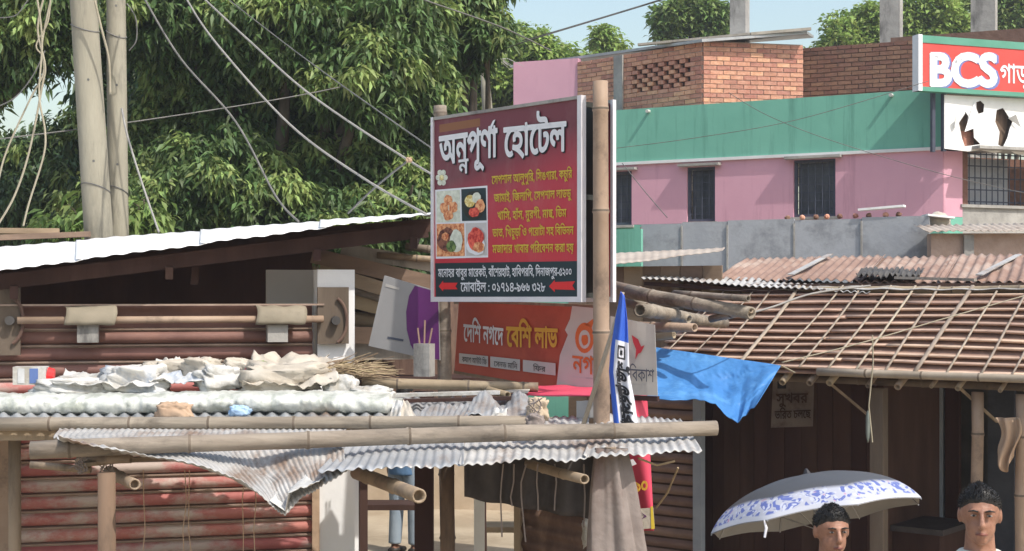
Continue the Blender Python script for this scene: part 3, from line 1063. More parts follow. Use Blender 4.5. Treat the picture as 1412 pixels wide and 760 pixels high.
mb = MB(RS); mb.bamboo((a.x, -.035, ZE + .012), (b_.x, -.035, ZE + .012), .026, .024, seed=4); mb.build('eave_pole', 'bamboo_strip', shop, smooth=True)
mb = MB(RS); mb.bamboo((xa - .05, .22, ZE - .05), (xb, .22, ZE - .05), .028, .028, seed=5); mb.build('eave_beam', 'shop_post', shop, smooth=True)
mb = MB(RS); mb.bamboo((xa - .1, DR, ZR + .02), (xb, DR, ZR + .02), .03, .03, seed=6); mb.build('ridge_pole', 'bamboo', shop, smooth=True)
mb = MB(RS); mb.grid(lambda u, v: roofpt(lerp(xa, xb, u), lerp(.93, 1.05, v), .07 - .05 * v + .004 * math.sin(u * 90)), 80, 4); mb.build('ridge_flashing', 'concrete', shop, solid=.004)
for (px, w, mt, d) in ((1212, 19, 'shop_post', .16), (1348, 17, 'bamboo_pink', .14), (1409, 17, 'bamboo_pink', .1)):
    p = RS.at(px, 600, d); r = w / FPX * RS.w(p.x, d, 0).y / 2
    mb = MB(RS)
    if mt == 'shop_post': mb.bar((p.x, d, 0), (p.x, d, ZE - .09), r * 2, r * 1.8)
    else: mb.bamboo((p.x, d, 0), (p.x, d, ZE - .09), r, r * .95, hollow=False)
    mb.build('post', mt, shop, smooth=mt != 'shop_post')
# closed plank front at left, deep dark room at right
xc = RS.at(1206, 600, .85).x
x = RS.at(966, 600, .85).x
while x < xc:
    w = rr.uniform(.10, .15)
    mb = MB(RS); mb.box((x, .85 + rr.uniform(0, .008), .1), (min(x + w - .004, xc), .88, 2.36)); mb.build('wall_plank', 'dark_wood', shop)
    x += w
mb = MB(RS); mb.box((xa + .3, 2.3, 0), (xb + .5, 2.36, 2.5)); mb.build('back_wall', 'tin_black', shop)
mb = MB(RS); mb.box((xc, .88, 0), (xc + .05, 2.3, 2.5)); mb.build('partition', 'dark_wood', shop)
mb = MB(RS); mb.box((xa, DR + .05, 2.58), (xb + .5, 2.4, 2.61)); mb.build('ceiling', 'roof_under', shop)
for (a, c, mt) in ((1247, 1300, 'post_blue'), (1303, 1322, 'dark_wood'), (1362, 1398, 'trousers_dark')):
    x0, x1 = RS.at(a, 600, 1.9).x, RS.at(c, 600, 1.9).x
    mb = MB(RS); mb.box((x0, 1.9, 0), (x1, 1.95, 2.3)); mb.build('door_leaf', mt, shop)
for (a, b2) in (((1140, 525), (1200, 575)), ((1320, 532), (1375, 582))):
    p, q = RS.at(*a, .1), RS.at(*b2, .35)
    mb = MB(RS); mb.bar(p, q, .016, .016); mb.build('brace', 'old_wood', shop)

po = frame_thing('paper_poster', 'faded paper poster pasted on the dark plank wall', 'poster', RS, RS.at(1090, 550, .84).x, .84)
patch('sheet', 'poster', po, RS, .842, [(1063, 590), (1121, 588), (1123, 516), (1066, 518)])
patch('dark_block', 'print_black', po, RS, .839, [(1072, 536), (1084, 536), (1084, 520), (1072, 520)])
ink('lettering', 'dark_wood', po, RS, .838, 'সুখবর', (1070, 556), (1114, 555), 20, .02)
ink('lettering', 'dark_wood', po, RS, .838, 'ভর্তি চলছে', (1068, 578), (1118, 576), 17, .02)
hc = frame_thing('hanging_cloth', 'brown cloth hanging from the end post of the open shop', 'cloth', RS, RS.at(1390, 600, .05).x, .05)
def cl(u, v):
    px = lerp(lerp(1372, 1379, v), lerp(1408, 1402, v), u) + 5 * math.sin(v * 5)
    py = lerp(576, lerp(628, 652, math.sin(u * 3.1)), v)
    p = RS.at(px, py, .0)
    return p + Vector((0, .03 * math.sin(u * 11 + v * 2), 0))
mb = MB(RS); mb.grid(cl, 16, 14); mb.build('cloth', 'cloth_tan', hc, smooth=True, solid=.004)
# thin line with a plastic bag hanging from the eave
st = frame_thing('hanging_string', 'pale string with a small plastic bag hanging at the eave', 'string', RS, RS.at(1200, 520, -.1).x, -.1)
mb = MB(RS); mb.tube([RS.at(1203, 462, -.1), RS.at(1204, 500, -.1), RS.at(1198, 560, -.1), RS.at(1203, 610, -.1)], .005, 5); mb.build('string', 'cable_tan', st)
mb = MB(RS); q = RS.at(1197, 588, -.1); mb.ball(q, .016, .015, .1, 10, 8, lambda d: 1 + .4 * noise.noise(d * 3)); mb.build('bag', 'bag_green', st, smooth=True)
# counter inside
ct = frame_thing('shop_counter', 'dark counter inside the open shop behind the umbrella', 'counter', RS, RS.at(1245, 740, 1.0).x, 1.0)
p, q = RS.at(1205, 722, 1.0), RS.at(1300, 722, 1.0)
mb = MB(RS); mb.box((p.x, 1.0, p.z - .04), (q.x, 1.6, p.z)); mb.build('top', 'tarp_black', ct)
mb = MB(RS); mb.box((p.x + .04, 1.04, 0), (q.x - .04, 1.56, p.z - .04)); mb.build('body', 'dark_wood', ct)

# ---- rusty roof behind the strip roof
rr2 = frame_thing('rusty_roof', 'rusty pink brown corrugated roof behind the strip roof', 'roof', RS, .5, 1.3)
n0, n1 = RS.at(985, 386, 1.3), RS.at(1540, 394, 1.3)
f0, f1 = RS.at(1030, 357, 3.4), RS.at(1540, 351, 3.4)
zc = 2.62
for k in range(5):
    u0, u1 = k / 5, (k + 1) / 5 + .015
    h = Vector((0, 0, .012 * (k % 2)))
    o = corr_part('roof_sheet', 'tin_rust', rr2, RS, n0.lerp(n1, u0) + h + Vector((0, -.02 * (k % 3), 0)), n0.lerp(n1, u1) + h, f0.lerp(f1, u1) + h, f0.lerp(f1, u0) + h, seed=k, amp=.011)
mb = MB(RS); mb.box((n0.x + .1, 1.36, 2.40), (n1.x, 1.38, n0.z - .03)); mb.build('fascia', 'pvc_grey', rr2)
mb = MB(RS); mb.box((n0.x + .1, 1.5, 0), (n0.x + .16, 3.3, n0.z - .03)); mb.build('end_wall', 'tin_brown', rr2)
mb = MB(RS); mb.box((n0.x + .3, 3.2, 0), (n1.x, 3.26, f0.z - .05)); mb.build('back_wall', 'tin_brown', rr2)
mb = MB(RS); mb.bar(RS.at(985, 392, 1.34), RS.at(1540, 400, 1.34), .05, .04); mb.build('purlin', 'dark_wood', rr2)
for (a, b2, m_) in (((1090, 384), (1145, 355), 'tin_pale'), ((1350, 385), (1405, 356), 'tin_pale')):
    mb = MB(RS); mb.bar(RS.at(*a, 1.35) + Vector((0, 0, .03)), RS.at(*b2, 3.2) + Vector((0, 0, .03)), .05, .008); mb.build('patch_strip', m_, rr2)
# small loose dark sheet on it
mb = MB(RS)
fb = bil(RS.at(1180, 383, 1.25), RS.at(1268, 386, 1.25), RS.at(1275, 376, 1.8), RS.at(1195, 374, 1.8))
mb.grid(lambda u, v: fb(u, v) + Vector((0, 0, .015 * math.cos(u * 70) + .03 * noise.noise((u * 6, v * 3, 2)) + .02)), 60, 6)
tag(mb.build('loose_sheet', 'tin_black', None, smooth=True, solid=.004, deg=-38.7), 'curled dark tin scrap lying on the rusty roof', 'tin sheet')
a, b_ = RS.at(1235, 383, 1.2), RS.at(1345, 386, 1.2)
mb = MB(RS); mb.bar(a, b_, .05, .02)
tag(mb.build('loose_plank', 'grey_wood', None), 'grey stick lying along the edge of the rusty roof', 'stick')
# eave of pale scalloped tin at the left end
sc_ = thing('tin_canopy', 'short grey tin canopy with a scalloped pale edge above the bamboo pile', 'roof', RS.w(RS.at(950, 400, .9).x, .9, 0), -38.7)
corr_part('roof_sheet', 'tin_pale', sc_, RS, RS.at(884, 384, .9), RS.at(1200, 404, .9), RS.at(1200, 392, 1.5), RS.at(900, 378, 1.5), pitch=.06, amp=.008, nv=6)
mb = MB(RS); mb.bar(RS.at(890, 391, .95), RS.at(1200, 411, .95), .04, .03); mb.build('purlin', 'dark_wood', sc_)
mb = MB(RS); a = RS.at(925, 400, 1.0); mb.bar((a.x, 1.1, 0), (a.x, 1.1, RS.at(925, 388, 1.1).z), .07, .07); mb.build('post', 'grey_wood', sc_)
# flat tin roof with brown wall, beside the main sign
FR = Frame(*(U(850, 366, 12).xy), -30)
fl_ = frame_thing('plank_shed', 'small shed with pale flat tin roof and brown plank wall', 'shed', FR)
n0, n1 = FR.at(800, 371, -.1), FR.at(996, 346, -.1)
corr_part('roof_sheet', 'tin_beige', fl_, FR, n0, n1, FR.at(1000, 342, 1.2), FR.at(800, 352, 1.2), nv=6, amp=.0025)
x = FR.at(780, 380).x
xe = FR.at(985, 380).x
while x < xe:
    w = rr.uniform(.14, .2)
    mb = MB(FR); mb.box((x, .05 + rr.uniform(0, .012), 0), (x + w - .005, .08, 2.5 + (FR.at(900, 362).z - 2.5) * .9)); mb.build('wall_plank', 'plank_wood', fl_)
    x += w
# log and bamboo pile poking out between sign and shop
logs = [((866, 402, 9.9), (1036, 432, 9.0), 10, 'bamboo_grey'), ((930, 405, 9.6), (1032, 412, 9.0), 5, 'bamboo_grey'), ((882, 428, 9.0), (1000, 446, 10.4), 9, 'bamboo_grey'),
        ((868, 450, 9.7), (958, 452, 9.2), 7, 'bamboo_pink'), ((980, 440, 9.3), (1036, 428, 9.0), 5, 'bamboo'), ((862, 415, 10.0), (950, 440, 9.6), 8, 'bamboo_grey'),
        ((850, 470, 9.9), (930, 462, 9.6), 6, 'bamboo'), ((845, 395, 10.4), (905, 408, 10.0), 9, 'bamboo_pink')]
labs = ['thick grey bamboo pole on top of the pile by the strip roof', 'thin pale bamboo lying along the thick grey pole', 'hollow bamboo with its open end showing beside the sign post',
        'reddish bamboo low in the pile under the hollow end', 'short bamboo stub at the strip roof corner', 'grey bamboo just below the thick pole of the pile',
        'lowest thin bamboo of the pile behind the flag', 'short reddish bamboo at the back of the pile']
for i, (a, b_, w, mt) in enumerate(logs):
    mb = MB(); r = w / FPX * 9.5
    mb.bamboo(U(*a), U(*b_), r, r * .85, seed=i + 30)
    tag(mb.build('bamboo_pole', mt, None, smooth=True), labs[i], 'bamboo', 'bamboo pile between sign and shop')

# ================================================================ LEFT SHOP
LS = Frame(-3.35, 9.5, 14)
ls = frame_thing('corner_shop', 'closed shop with peeling red shutter under a bright white tin roof', 'shop', LS)
xcol0, xcol1 = LS.at(437, 600).x, LS.at(488, 600).x
zc = LS.at(460, 372).z
mb = MB(LS); mb.box((xcol0, -.04, 0), (xcol1, .22, zc)); mb.build('column', 'white_wall', ls)
a = LS.at(368, 372, 1.0); b_ = LS.at(500, 372, 1.0)
mb = MB(LS); mb.box((a.x, 1.0, 0), (b_.x, 1.1, a.z)); mb.build('inner_wall', 'white_wall', ls)
mb = MB(LS); mb.box((xcol1 - .06, .24, 0), (xcol1, .99, zc)); mb.build('side_wall', 'white_wall', ls)
# roof
nl, nr = LS.at(-260, 406, -.35), LS.at(599, 303, -.35)
fl, fr_ = LS.at(-260, 360, 4.0), LS.at(600, 298, 4.0)
for k in range(5):
    u0, u1 = k / 5, min(1, (k + 1) / 5 + .012)
    h = Vector((0, 0, .010 * k))
    corr_part('roof_sheet', 'tin_white', ls, LS, nl.lerp(nr, u0) + h, nl.lerp(nr, u1) + h, fl.lerp(fr_, u1) + h, fl.lerp(fr_, u0) + h, seed=k + 3, amp=.004, nv=14, sag=.006, pitch=.12)
q0, q1 = nl.lerp(fl, .8), nr.lerp(fr_, .8)
q1 = q0.lerp(q1, (xcol1 + .05 - q0.x) / (q1.x - q0.x))
mb = MB(LS); mb.add([(q0.x, q0.y, 0), (q1.x, q1.y, 0), (q1.x, q1.y, q1.z - .03), (q0.x, q0.y, q0.z - .03), (q0.x, q0.y + .06, 0), (q1.x, q1.y + .06, 0), (q1.x, q1.y + .06, q1.z - .03), (q0.x, q0.y + .06, q0.z - .03)],
    [(0, 1, 2, 3), (7, 6, 5, 4), (0, 4, 5, 1), (1, 5, 6, 2), (2, 6, 7, 3), (3, 7, 4, 0)])
mb.build('back_wall', 'dark_wood', ls)
mb = MB(LS); mb.bar(nl + Vector((0, .25, -.06)), nr + Vector((0, .25, -.06)), .03, .10); mb.build('fascia_board', 'dark_wood', ls)
for t in (.3, .6, .9):
    mb = MB(LS); mb.bar(nl.lerp(fl, t) - Vector((0, 0, .06)), nr.lerp(fr_, t) - Vector((0, 0, .06)), .06, .08); mb.build('purlin', 'dark_wood', ls)
for t in (.05, .3, .55, .8, .97):
    mb = MB(LS); mb.bar(nl.lerp(nr, t) - Vector((0, -.15, .14)), fl.lerp(fr_, t) - Vector((0, 0, .14)), .05, .08); mb.build('rafter', 'dark_wood', ls)
mb = MB(LS); mb.bar(LS.at(268, 352, .1) - Vector((0, 0, .2)), LS.at(272, 345, .1), .05, .04); mb.build('hanging_batten', 'dark_wood', ls)
# shutter
xs0, xs1 = LS.at(-220, 500).x, xcol0 - .03
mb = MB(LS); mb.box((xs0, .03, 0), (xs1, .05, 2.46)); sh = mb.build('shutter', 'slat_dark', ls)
prof = [(0.014, 0), (-.012, .012), (-.026, .04), (-.014, .068), (.012, .082), (.014, .089), (-.012, .092), (-.013, .100), (.014, .105)]
def slat_mesh(mat):
    vs, fs = [], []
    nx = 12
    for (y, z) in prof:
        for i in range(nx + 1):
            x = lerp(xs0, xs1, i / nx)
            vs.append(Vector((x, y + .006 * noise.noise((x * 2, z * 5, 3)), z)))
    for j in range(len(prof) - 1):
        for i in range(nx):
            a = j * (nx + 1) + i
            fs.append((a, a + 1, a + nx + 2, a + nx + 1))
    mb = MB(); mb.add(vs, fs)
    mb.mi = [1 if (k // nx) >= 4 else 0 for k in range(len(fs))]
    o = mb.build('slat', [mat, 'slat_lip'], None, origin=Vector((0, 0, 0)))
    for k, p in enumerate(o.data.polygons): p.use_smooth = (k // nx) < 4
    me = o.data
    bpy.data.objects.remove(o)
    return me
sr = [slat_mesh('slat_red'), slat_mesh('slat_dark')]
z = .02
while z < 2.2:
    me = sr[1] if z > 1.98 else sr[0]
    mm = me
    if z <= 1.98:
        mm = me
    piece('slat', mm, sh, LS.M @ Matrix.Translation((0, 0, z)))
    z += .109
# roller pipe, its brackets and tin flaps
p0, p1 = LS.at(24, 442, -.14), LS.at(446, 440, -.14)
mb = MB(LS); mb.tube([p0, p1], .024, 12); mb.build('roller_pipe', 'slat_lip' if False else 'bamboo_pink', ls, smooth=True)
p0, p1 = LS.at(-40, 421, -.06), LS.at(446, 420, -.06)
mb = MB(LS); mb.bar(p0, p1, .1, .012); mb.build('shutter_top_rail', 'slat_lip', ls)
for (a, c) in ((88, 158), (350, 418)):
    q0, q1 = LS.at(a, 421, -.1), LS.at(c, 421, -.1)
    mb = MB(LS)
    def flap(u, v):
        an = lerp(-.5, 1.7, v)
        return Vector((lerp(q0.x, q1.x, u) + .02 * math.sin(v * 3), -.135 - .062 * math.sin(an), q0.z - .07 + .072 * math.cos(an) + .01 * noise.noise((u * 4, v * 3, a)) - .05 * v))
    mb.grid(flap, 12, 8); fpo = mb.build('tin_flap', 'flap_tan', ls, smooth=True, solid=.004)
    m_ = (a + c) / 2
    q = LS.at(m_, 445, -.12)
    mb = MB(LS); mb.box((q.x - .075, -.16, q.z - .13), (q.x + .06, -.0, q.z - .015)); mb.build('pipe_bracket', 'concrete', ls)
for (a, c, t, b2) in ((-6, 28, 395, 490), (438, 481, 396, 474)):
    q0, q1 = LS.at(a, t, -.1), LS.at(c, b2, -.1)
    mb = MB(LS); mb.box((q0.x, -.10, q1.z), (q1.x, -.06, q0.z)); pl = mb.build('bracket_plate', 'shop_post', ls)
    q = LS.at((a + c) / 2 + 3, 442, -.12)
    mb = MB(LS); mb.tube([(q.x, -.16, q.z), (q.x, -.105, q.z)], [.03, .03], 14); mb.build('bearing', 'tin_black', pl, smooth=False)
    mb = MB(LS)
    pts = [(q.x + .10 * math.cos(an) - .02, -.115, q.z + .16 * math.sin(an)) for an in [RAD(k) for k in range(-70, 71, 14)]]
    mb.tube(pts, .012, 7); mb.build('curved_strap', 'tin_brown', pl)
# left door post at the frame edge
q = LS.at(5, 650, -.1)
mb = MB(LS); mb.box((q.x - .05, -.1, 0), (q.x + .03, -.04, 1.78)); mb.build('door_post', 'bamboo_pink', ls)
mb = MB(LS); q = LS.at(434, 700, -.03); mb.box((q.x - .02, -.06, 0), (q.x + .03, -.025, 1.72)); mb.build('door_post', 'cloth_tan', ls)
# planks lying on the far edge of the white roof
for (a, b_, lab, d) in (((-60, 318), (82, 319), 'old plank lying on the white roof near the twin poles', 4.0), ((-60, 330), (125, 323), 'longer plank lying flat on the white roof against the poles', 3.9)):
    mb = MB(LS); mb.bar(LS.at(*a, d), LS.at(*b_, d), .12, .05)
    tag(mb.build('wooden_plank', 'plank_wood', None), lab, 'plank')

# stacked planks and bamboo under the roof's right end
stack = [((430, 352), (602, 392), 10, 'plank_wood'), ((470, 345), (600, 366), 9, 'grey_wood'), ((560, 340), (604, 345), 6, 'bamboo_grey'), ((455, 360), (600, 405), 11, 'bamboo_grey'),
         ((440, 372), (600, 420), 9, 'plank_wood'), ((488, 395), (600, 432), 11, 'bamboo_grey'), ((486, 412), (560, 430), 12, 'plank_wood'), ((488, 440), (580, 450), 11, 'bamboo'), ((520, 352), (604, 358), 5, 'bamboo'),
         ((487, 462), (600, 466), 11, 'plank_wood'), ((488, 484), (600, 482), 12, 'grey_wood')]
slabs = ['topmost brown plank of the rack, running out from under the white roof', 'grey plank next to the top of the rack', 'short bamboo stub at the roof end beside the big sign',
         'bamboo directly below the upper two planks of the rack', 'brown plank below the upper bamboo of the rack', 'bamboo right behind the top edge of the purple board',
         'short plank in the rack beside the white column', 'pale bamboo behind the middle of the purple board', 'thin bamboo under the roof end beside the big sign',
         'plank in the rack just above the lowest one', 'lowest grey plank of the rack behind the dry straw']
for i, (a, b_, w, mt) in enumerate(stack):
    d = .45 + .06 * (i % 4)
    p, q = LS.w(*LS.at(*a, d)), LS.w(*LS.at(*b_, d - .1))
    mb = MB(); r = w / FPX * 10
    if mt.startswith('bamboo'): mb.bamboo(p, q, r, r * .9, seed=i + 60)
    else: mb.bar(p, q, r * 1.2, r * 2.2)
    tag(mb.build('bamboo_pole' if mt.startswith('bamboo') else 'wooden_plank', mt, None, smooth=mt.startswith('bamboo')),
        slabs[i],
        'bamboo' if mt.startswith('bamboo') else 'plank', 'bamboo stacked beside the white column' if mt.startswith('bamboo') else 'planks stacked beside the white column')
# dark backing of the stack
mb = MB(LS); q0, q1 = LS.at(489, 400, .8), LS.at(640, 400, .8)
mb.box((q0.x, .8, 1.9), (q1.x + .2, .84, 2.62)); sw_ = tag(mb.build('plank_rack', 'tin_brown', None, deg=14), 'tin backed rack holding the planks under the white roof', 'rack')
for x_ in (q0.x + .03, q1.x + .1):
    mb = MB(LS); mb.box((x_, .74, 0), (x_ + .06, .795, 2.6)); mb.build('leg', 'dark_wood', sw_)
mb = MB(LS); mb.box((q0.x, .2, 1.9), (q1.x + .2, .735, 1.93)); mb.build('shelf', 'dark_wood', sw_)

# ---- white and purple board leaning under the roof
PB = Frame(*(U(508, 480, 9.75).xy), -12)
pb = frame_thing('payment_board', 'leaning board printed half white and half purple', 'sign board', PB)
patch('board', 'board_shaded', pb, PB, 0, [(508, 477), (566, 490), (606, 497), (604, 402), (570, 392), (530, 380)], .03)
patch('purple_area', 'purple', pb, PB, -.003, [(575, 491), (606, 496), (604, 403), (572, 394), (564, 408), (560, 430), (561, 455), (566, 475)])
patch('print_line', 'banner_dull', pb, PB, -.003, [(531, 395), (550, 400), (551, 397), (532, 391)])
patch('print_line', 'window_frame', pb, PB, -.003, [(534, 467), (556, 471), (556.5, 468), (534.5, 464)])
# ---- grey square post with a brick on top
gp = U(585, 500, 9.3)
t = thing('concrete_post', 'short grey square post standing on the stall roof by the red banner', 'post', (gp.x, gp.y, 1.9), -20)
F5 = Frame(gp.x, gp.y, -20)
z0, z1 = U(585, 519, 9.3).z, U(585, 474, 9.3).z
mb = MB(F5); mb.box((-.055, -.045, z0), (.055, .045, z1)); mb.build('shaft', 'concrete', t)
for k in range(3):
    mb = MB(F5); mb.tube([(-.03 + .03 * k, 0, z1 - .02), (-.05 + .05 * k, .01, z1 + .1 + .05 * (k == 1))], .006, 5); mb.build('steel_rod', 'tin_rust', t)

# ================================================================ FRONT STALL
stall = thing('market_stall', 'low roadside stall roofed with crumpled corrugated tin', 'stall', (-.6, 8.0, 0))
# right hand sheet with the scalloped front edge, in three overlapping sheets
for (a, c, k) in ((438, 640, 0), (632, 812, 1), (804, 968, 2)):
    y0 = lerp(651, 628, (a - 438) / 530) - (0 if k < 2 else 2)
    y1 = lerp(651, 626, (c - 438) / 530)
    n0, n1 = U(a, y0, 7.0 + .12 * k), U(c, y1, 7.1 + .12 * k)
    f0, f1 = U(a + (60 if k == 0 else 20), 577 - k, 8.7), U(c - 30 * (k == 2), 576, 8.7)
    corr_part('roof_sheet', 'tin_pale' if k else 'tin_grey', stall, None, n0 + Vector((0, 0, .006 * k)), n1 + Vector((0, 0, .006 * k)), f1, f0, seed=k + 11, amp=.0055, nv=16, sag=.022, pitch=.048, per=8, ragged=.05)
# left hand sheet, bent down at the corner
front = [(80, 600), (150, 612), (215, 631), (285, 646), (335, 663), (372, 690), (396, 705), (420, 680), (446, 660), (480, 648)]
def fedge(u):
    x = u * (len(front) - 1)
    i = min(int(x), len(front) - 2)
    f = x - i
    return lerp(front[i][0], front[i + 1][0], f), lerp(front[i][1], front[i + 1][1], f)
def leftsheet(u, v):
    px, py = fedge(u)
    p0 = U(px, py, 7.05 + .05 * math.sin(u * 9))
    bx = lerp(75, 470, u)
    p1 = U(bx, 604, 7.62)
    p2 = U(bx + 10, 586, 8.3)
    t = v
    p = p0.lerp(p1, min(1, t * 1.6)) if t < .625 else p1.lerp(p2, (t - .625) / .375)
    n = 46
    k = 1.0
    return p + Vector((0, -.5, .86)) * (.0055 * (.6 + .6 * abs(noise.noise((u * 4, v * 3, 6)))) * math.cos(2 * math.pi * n * u)) + Vector((0, 0, (.02 * noise.noise((u * 5, v * 4, 9)) - .06 * abs(noise.noise((u * 4 + v * 2, v * 3, 2)))) * (1 - v))) + Vector((.02 * noise.noise((u * 7, v * 5, 3)), .05 * noise.noise((u * 6, v * 3, 7)) * (1 - v), 0))
mb = MB(); mb.grid(leftsheet, 46 * 6, 24); mb.build('crumpled_sheet', 'tin_pale', stall, smooth=True, solid=.003)
# folded-under lip at the bent corner
def lip(u, v):
    px = lerp(372, 440, u); py = lerp(690, 664, u) if u > .35 else lerp(690, 706, u / .35)
    a = U(px, py, 7.0); b2 = U(px + 14, py - 16 + 8 * math.sin(u * 9), 7.28)
    return a.lerp(b2, v) + Vector((0, 0, .015 * noise.noise((u * 9, v * 4, 1))))
mb = MB(); mb.grid(lip, 16, 6); mb.build('folded_lip', 'plastic_white', stall, smooth=True, solid=.003)
# back part of the roof, carrying the sacks
corr_part('roof_sheet', 'tin_grey', stall, None, U(-180, 588, 8.2), U(560, 588, 8.2), U(560, 545, 9.35), U(-180, 545, 9.35), seed=31, nv=8, amp=.012, sag=.006)
corr_part('roof_sheet', 'tin_grey', stall, None, U(555, 586, 8.3), U(735, 584, 8.2), U(720, 548, 9.3), U(560, 545, 9.35), seed=33, nv=10, amp=.012, sag=.05)
# posts and cross beams
for (px, top, w, Y, mt) in ((147, 652, 26, 7.12, 'post_wood'), (617, 640, 20, 8.3, 'post_wood'), (20, 590, 18, 8.6, 'old_wood')):
    p = U(px, top, Y); r = w / FPX * Y / 2
    mb = MB(); mb.tube([(p.x + .03, Y, 0), (p.x, Y + .01, p.z * .5), (p.x, Y, p.z)], [r * 1.05, r * 1.0, r * .95], 10); mb.build('post', mt, stall, smooth=True)
mb = MB(); mb.bar(U(-40, 600, 8.25), U(720, 596, 8.25), .05, .06); mb.build('purlin', 'old_wood', stall)
mb = MB(); mb.bar(U(-40, 572, 9.2), U(720, 570, 9.2), .06, .06); mb.build('purlin', 'old_wood', stall)
mb = MB(); mb.bar(U(110, 641, 7.3), U(300, 622, 8.2), .06, .02); mb.build('brace', 'old_wood', stall)

POLES = [((42, 621, 7.2), (988, 592, 7.75), 12.5, 10.5, 'bamboo_grey', 'long thick bamboo pole laid across the tin awning front', .55),
         ((-30, 585, 8.15), (748, 581, 8.0), 9.5, 8, 'bamboo_grey', 'thinner long bamboo lying behind the thick awning pole', .5),
         ((108, 634, 7.4), (182, 632, 7.35), 7, 6.5, 'bamboo', 'short yellow bamboo end tied under the long awning pole', .3),
         ((42, 641, 7.45), (125, 649, 7.45), 5, 5, 'old_wood', 'dark stick jutting out under the hollow end of the thick awning pole', .5),
         ((186, 668, 7.0), (150, 650, 7.9), 8, 8, 'bamboo', 'stubby bamboo end pointing at the road beside the stall post', .3),
         ((578, 684, 6.75), (492, 652, 8.0), 10.5, 9.5, 'bamboo', 'hollow bamboo end poking out below the scalloped tin edge', .6),
         ((806, 661, 7.1), (728, 640, 8.1), 7, 6.5, 'bamboo', 'brown bamboo end under the awning beside the wrapped post', .4),
         ((500, 528, 9.1), (742, 534, 9.0), 7.5, 6.5, 'bamboo', 'bamboo lying on the stall roof below the red banner', .4),
         ((700, 545, 8.8), (640, 528, 9.3), 5, 5, 'bamboo', 'thin bamboo end beside the red banner foot', .4)]
for i, (a, b_, w0, w1, mt, lab, nd) in enumerate(POLES):
    mb = MB()
    mb.bamboo(U(*a), U(*b_), w0 / FPX * a[2], w1 / FPX * b_[2], seed=i + 3, node=nd, n=14, bend=.004 if i < 2 else 0)
    tag(mb.build('bamboo_pole', mt, None, smooth=True), lab, 'bamboo')
# rope lashings at the joints
for k, (px, py, Y) in enumerate(((112, 632, 7.3), (150, 646, 7.5), (736, 570, 8.0))):
    mb = MB()
    c = U(px, py, Y)
    rr_ = random.Random(k)
    for j in range(7):
        pts = [c + Vector((rr_.uniform(-.05, .05), -.055 + .01 * j * .3 + .03 * math.sin(s_), rr_.uniform(-.02, .02) + .07 * math.cos(s_ + j))) for s_ in (0, .8, 1.6, 2.4, 3.1)]
        mb.tube(pts, .004, 4)
    lab = ['frayed rope lashing round the long bamboo pole end', 'tangled rope on the head of the wooden stall post', 'rope knot where the two long bamboos meet'][k]
    tag(mb.build('rope_lashing', 'cloth_grey', None), lab, 'rope')

# ---- things on the stall roof
def lump(name, mat, lab, cat, c, sx, sy, sz, seed, rot=0, amp=.35, fr=2.2, group=None):
    mb = MB()
    R = Matrix.Rotation(RAD(rot), 3, 'Z')
    c = Vector(c)
    nu, nv = 34, 18
    vs, fs = [], []
    rj = random.Random(seed)
    for j in range(nv + 1):
        th = math.pi * j / nv
        for i in range(nu):
            ph = 2 * math.pi * i / nu
            d = Vector((math.sin(th) * math.cos(ph), math.sin(th) * math.sin(ph), math.cos(th)))
            e = Vector([math.copysign(abs(q) ** .62, q) for q in d])
            crease = abs(noise.noise(d * fr * 2.1 + Vector((0, seed, 0)))) + .6 * abs(noise.noise(d * fr * 4.5 + Vector((seed, 0, 3))))
            k = 1 + amp * (1.1 * noise.noise(d * fr + Vector((seed, 0, 0))) + .55 - 1.15 * crease) + rj.uniform(-.008, .008)
            p = Vector((e.x * sx, e.y * sy, max(-.8, e.z) * sz)) * k
            vs.append(c + R @ p)
    for j in range(nv):
        for i in range(nu):
            i2 = (i + 1) % nu
            fs.append((j * nu + i, (j + 1) * nu + i, (j + 1) * nu + i2))
            fs.append((j * nu + i, (j + 1) * nu + i2, j * nu + i2))
    mb.add(vs, fs)
    return tag(mb.build(name, mat, None, smooth=True), lab, cat, group)

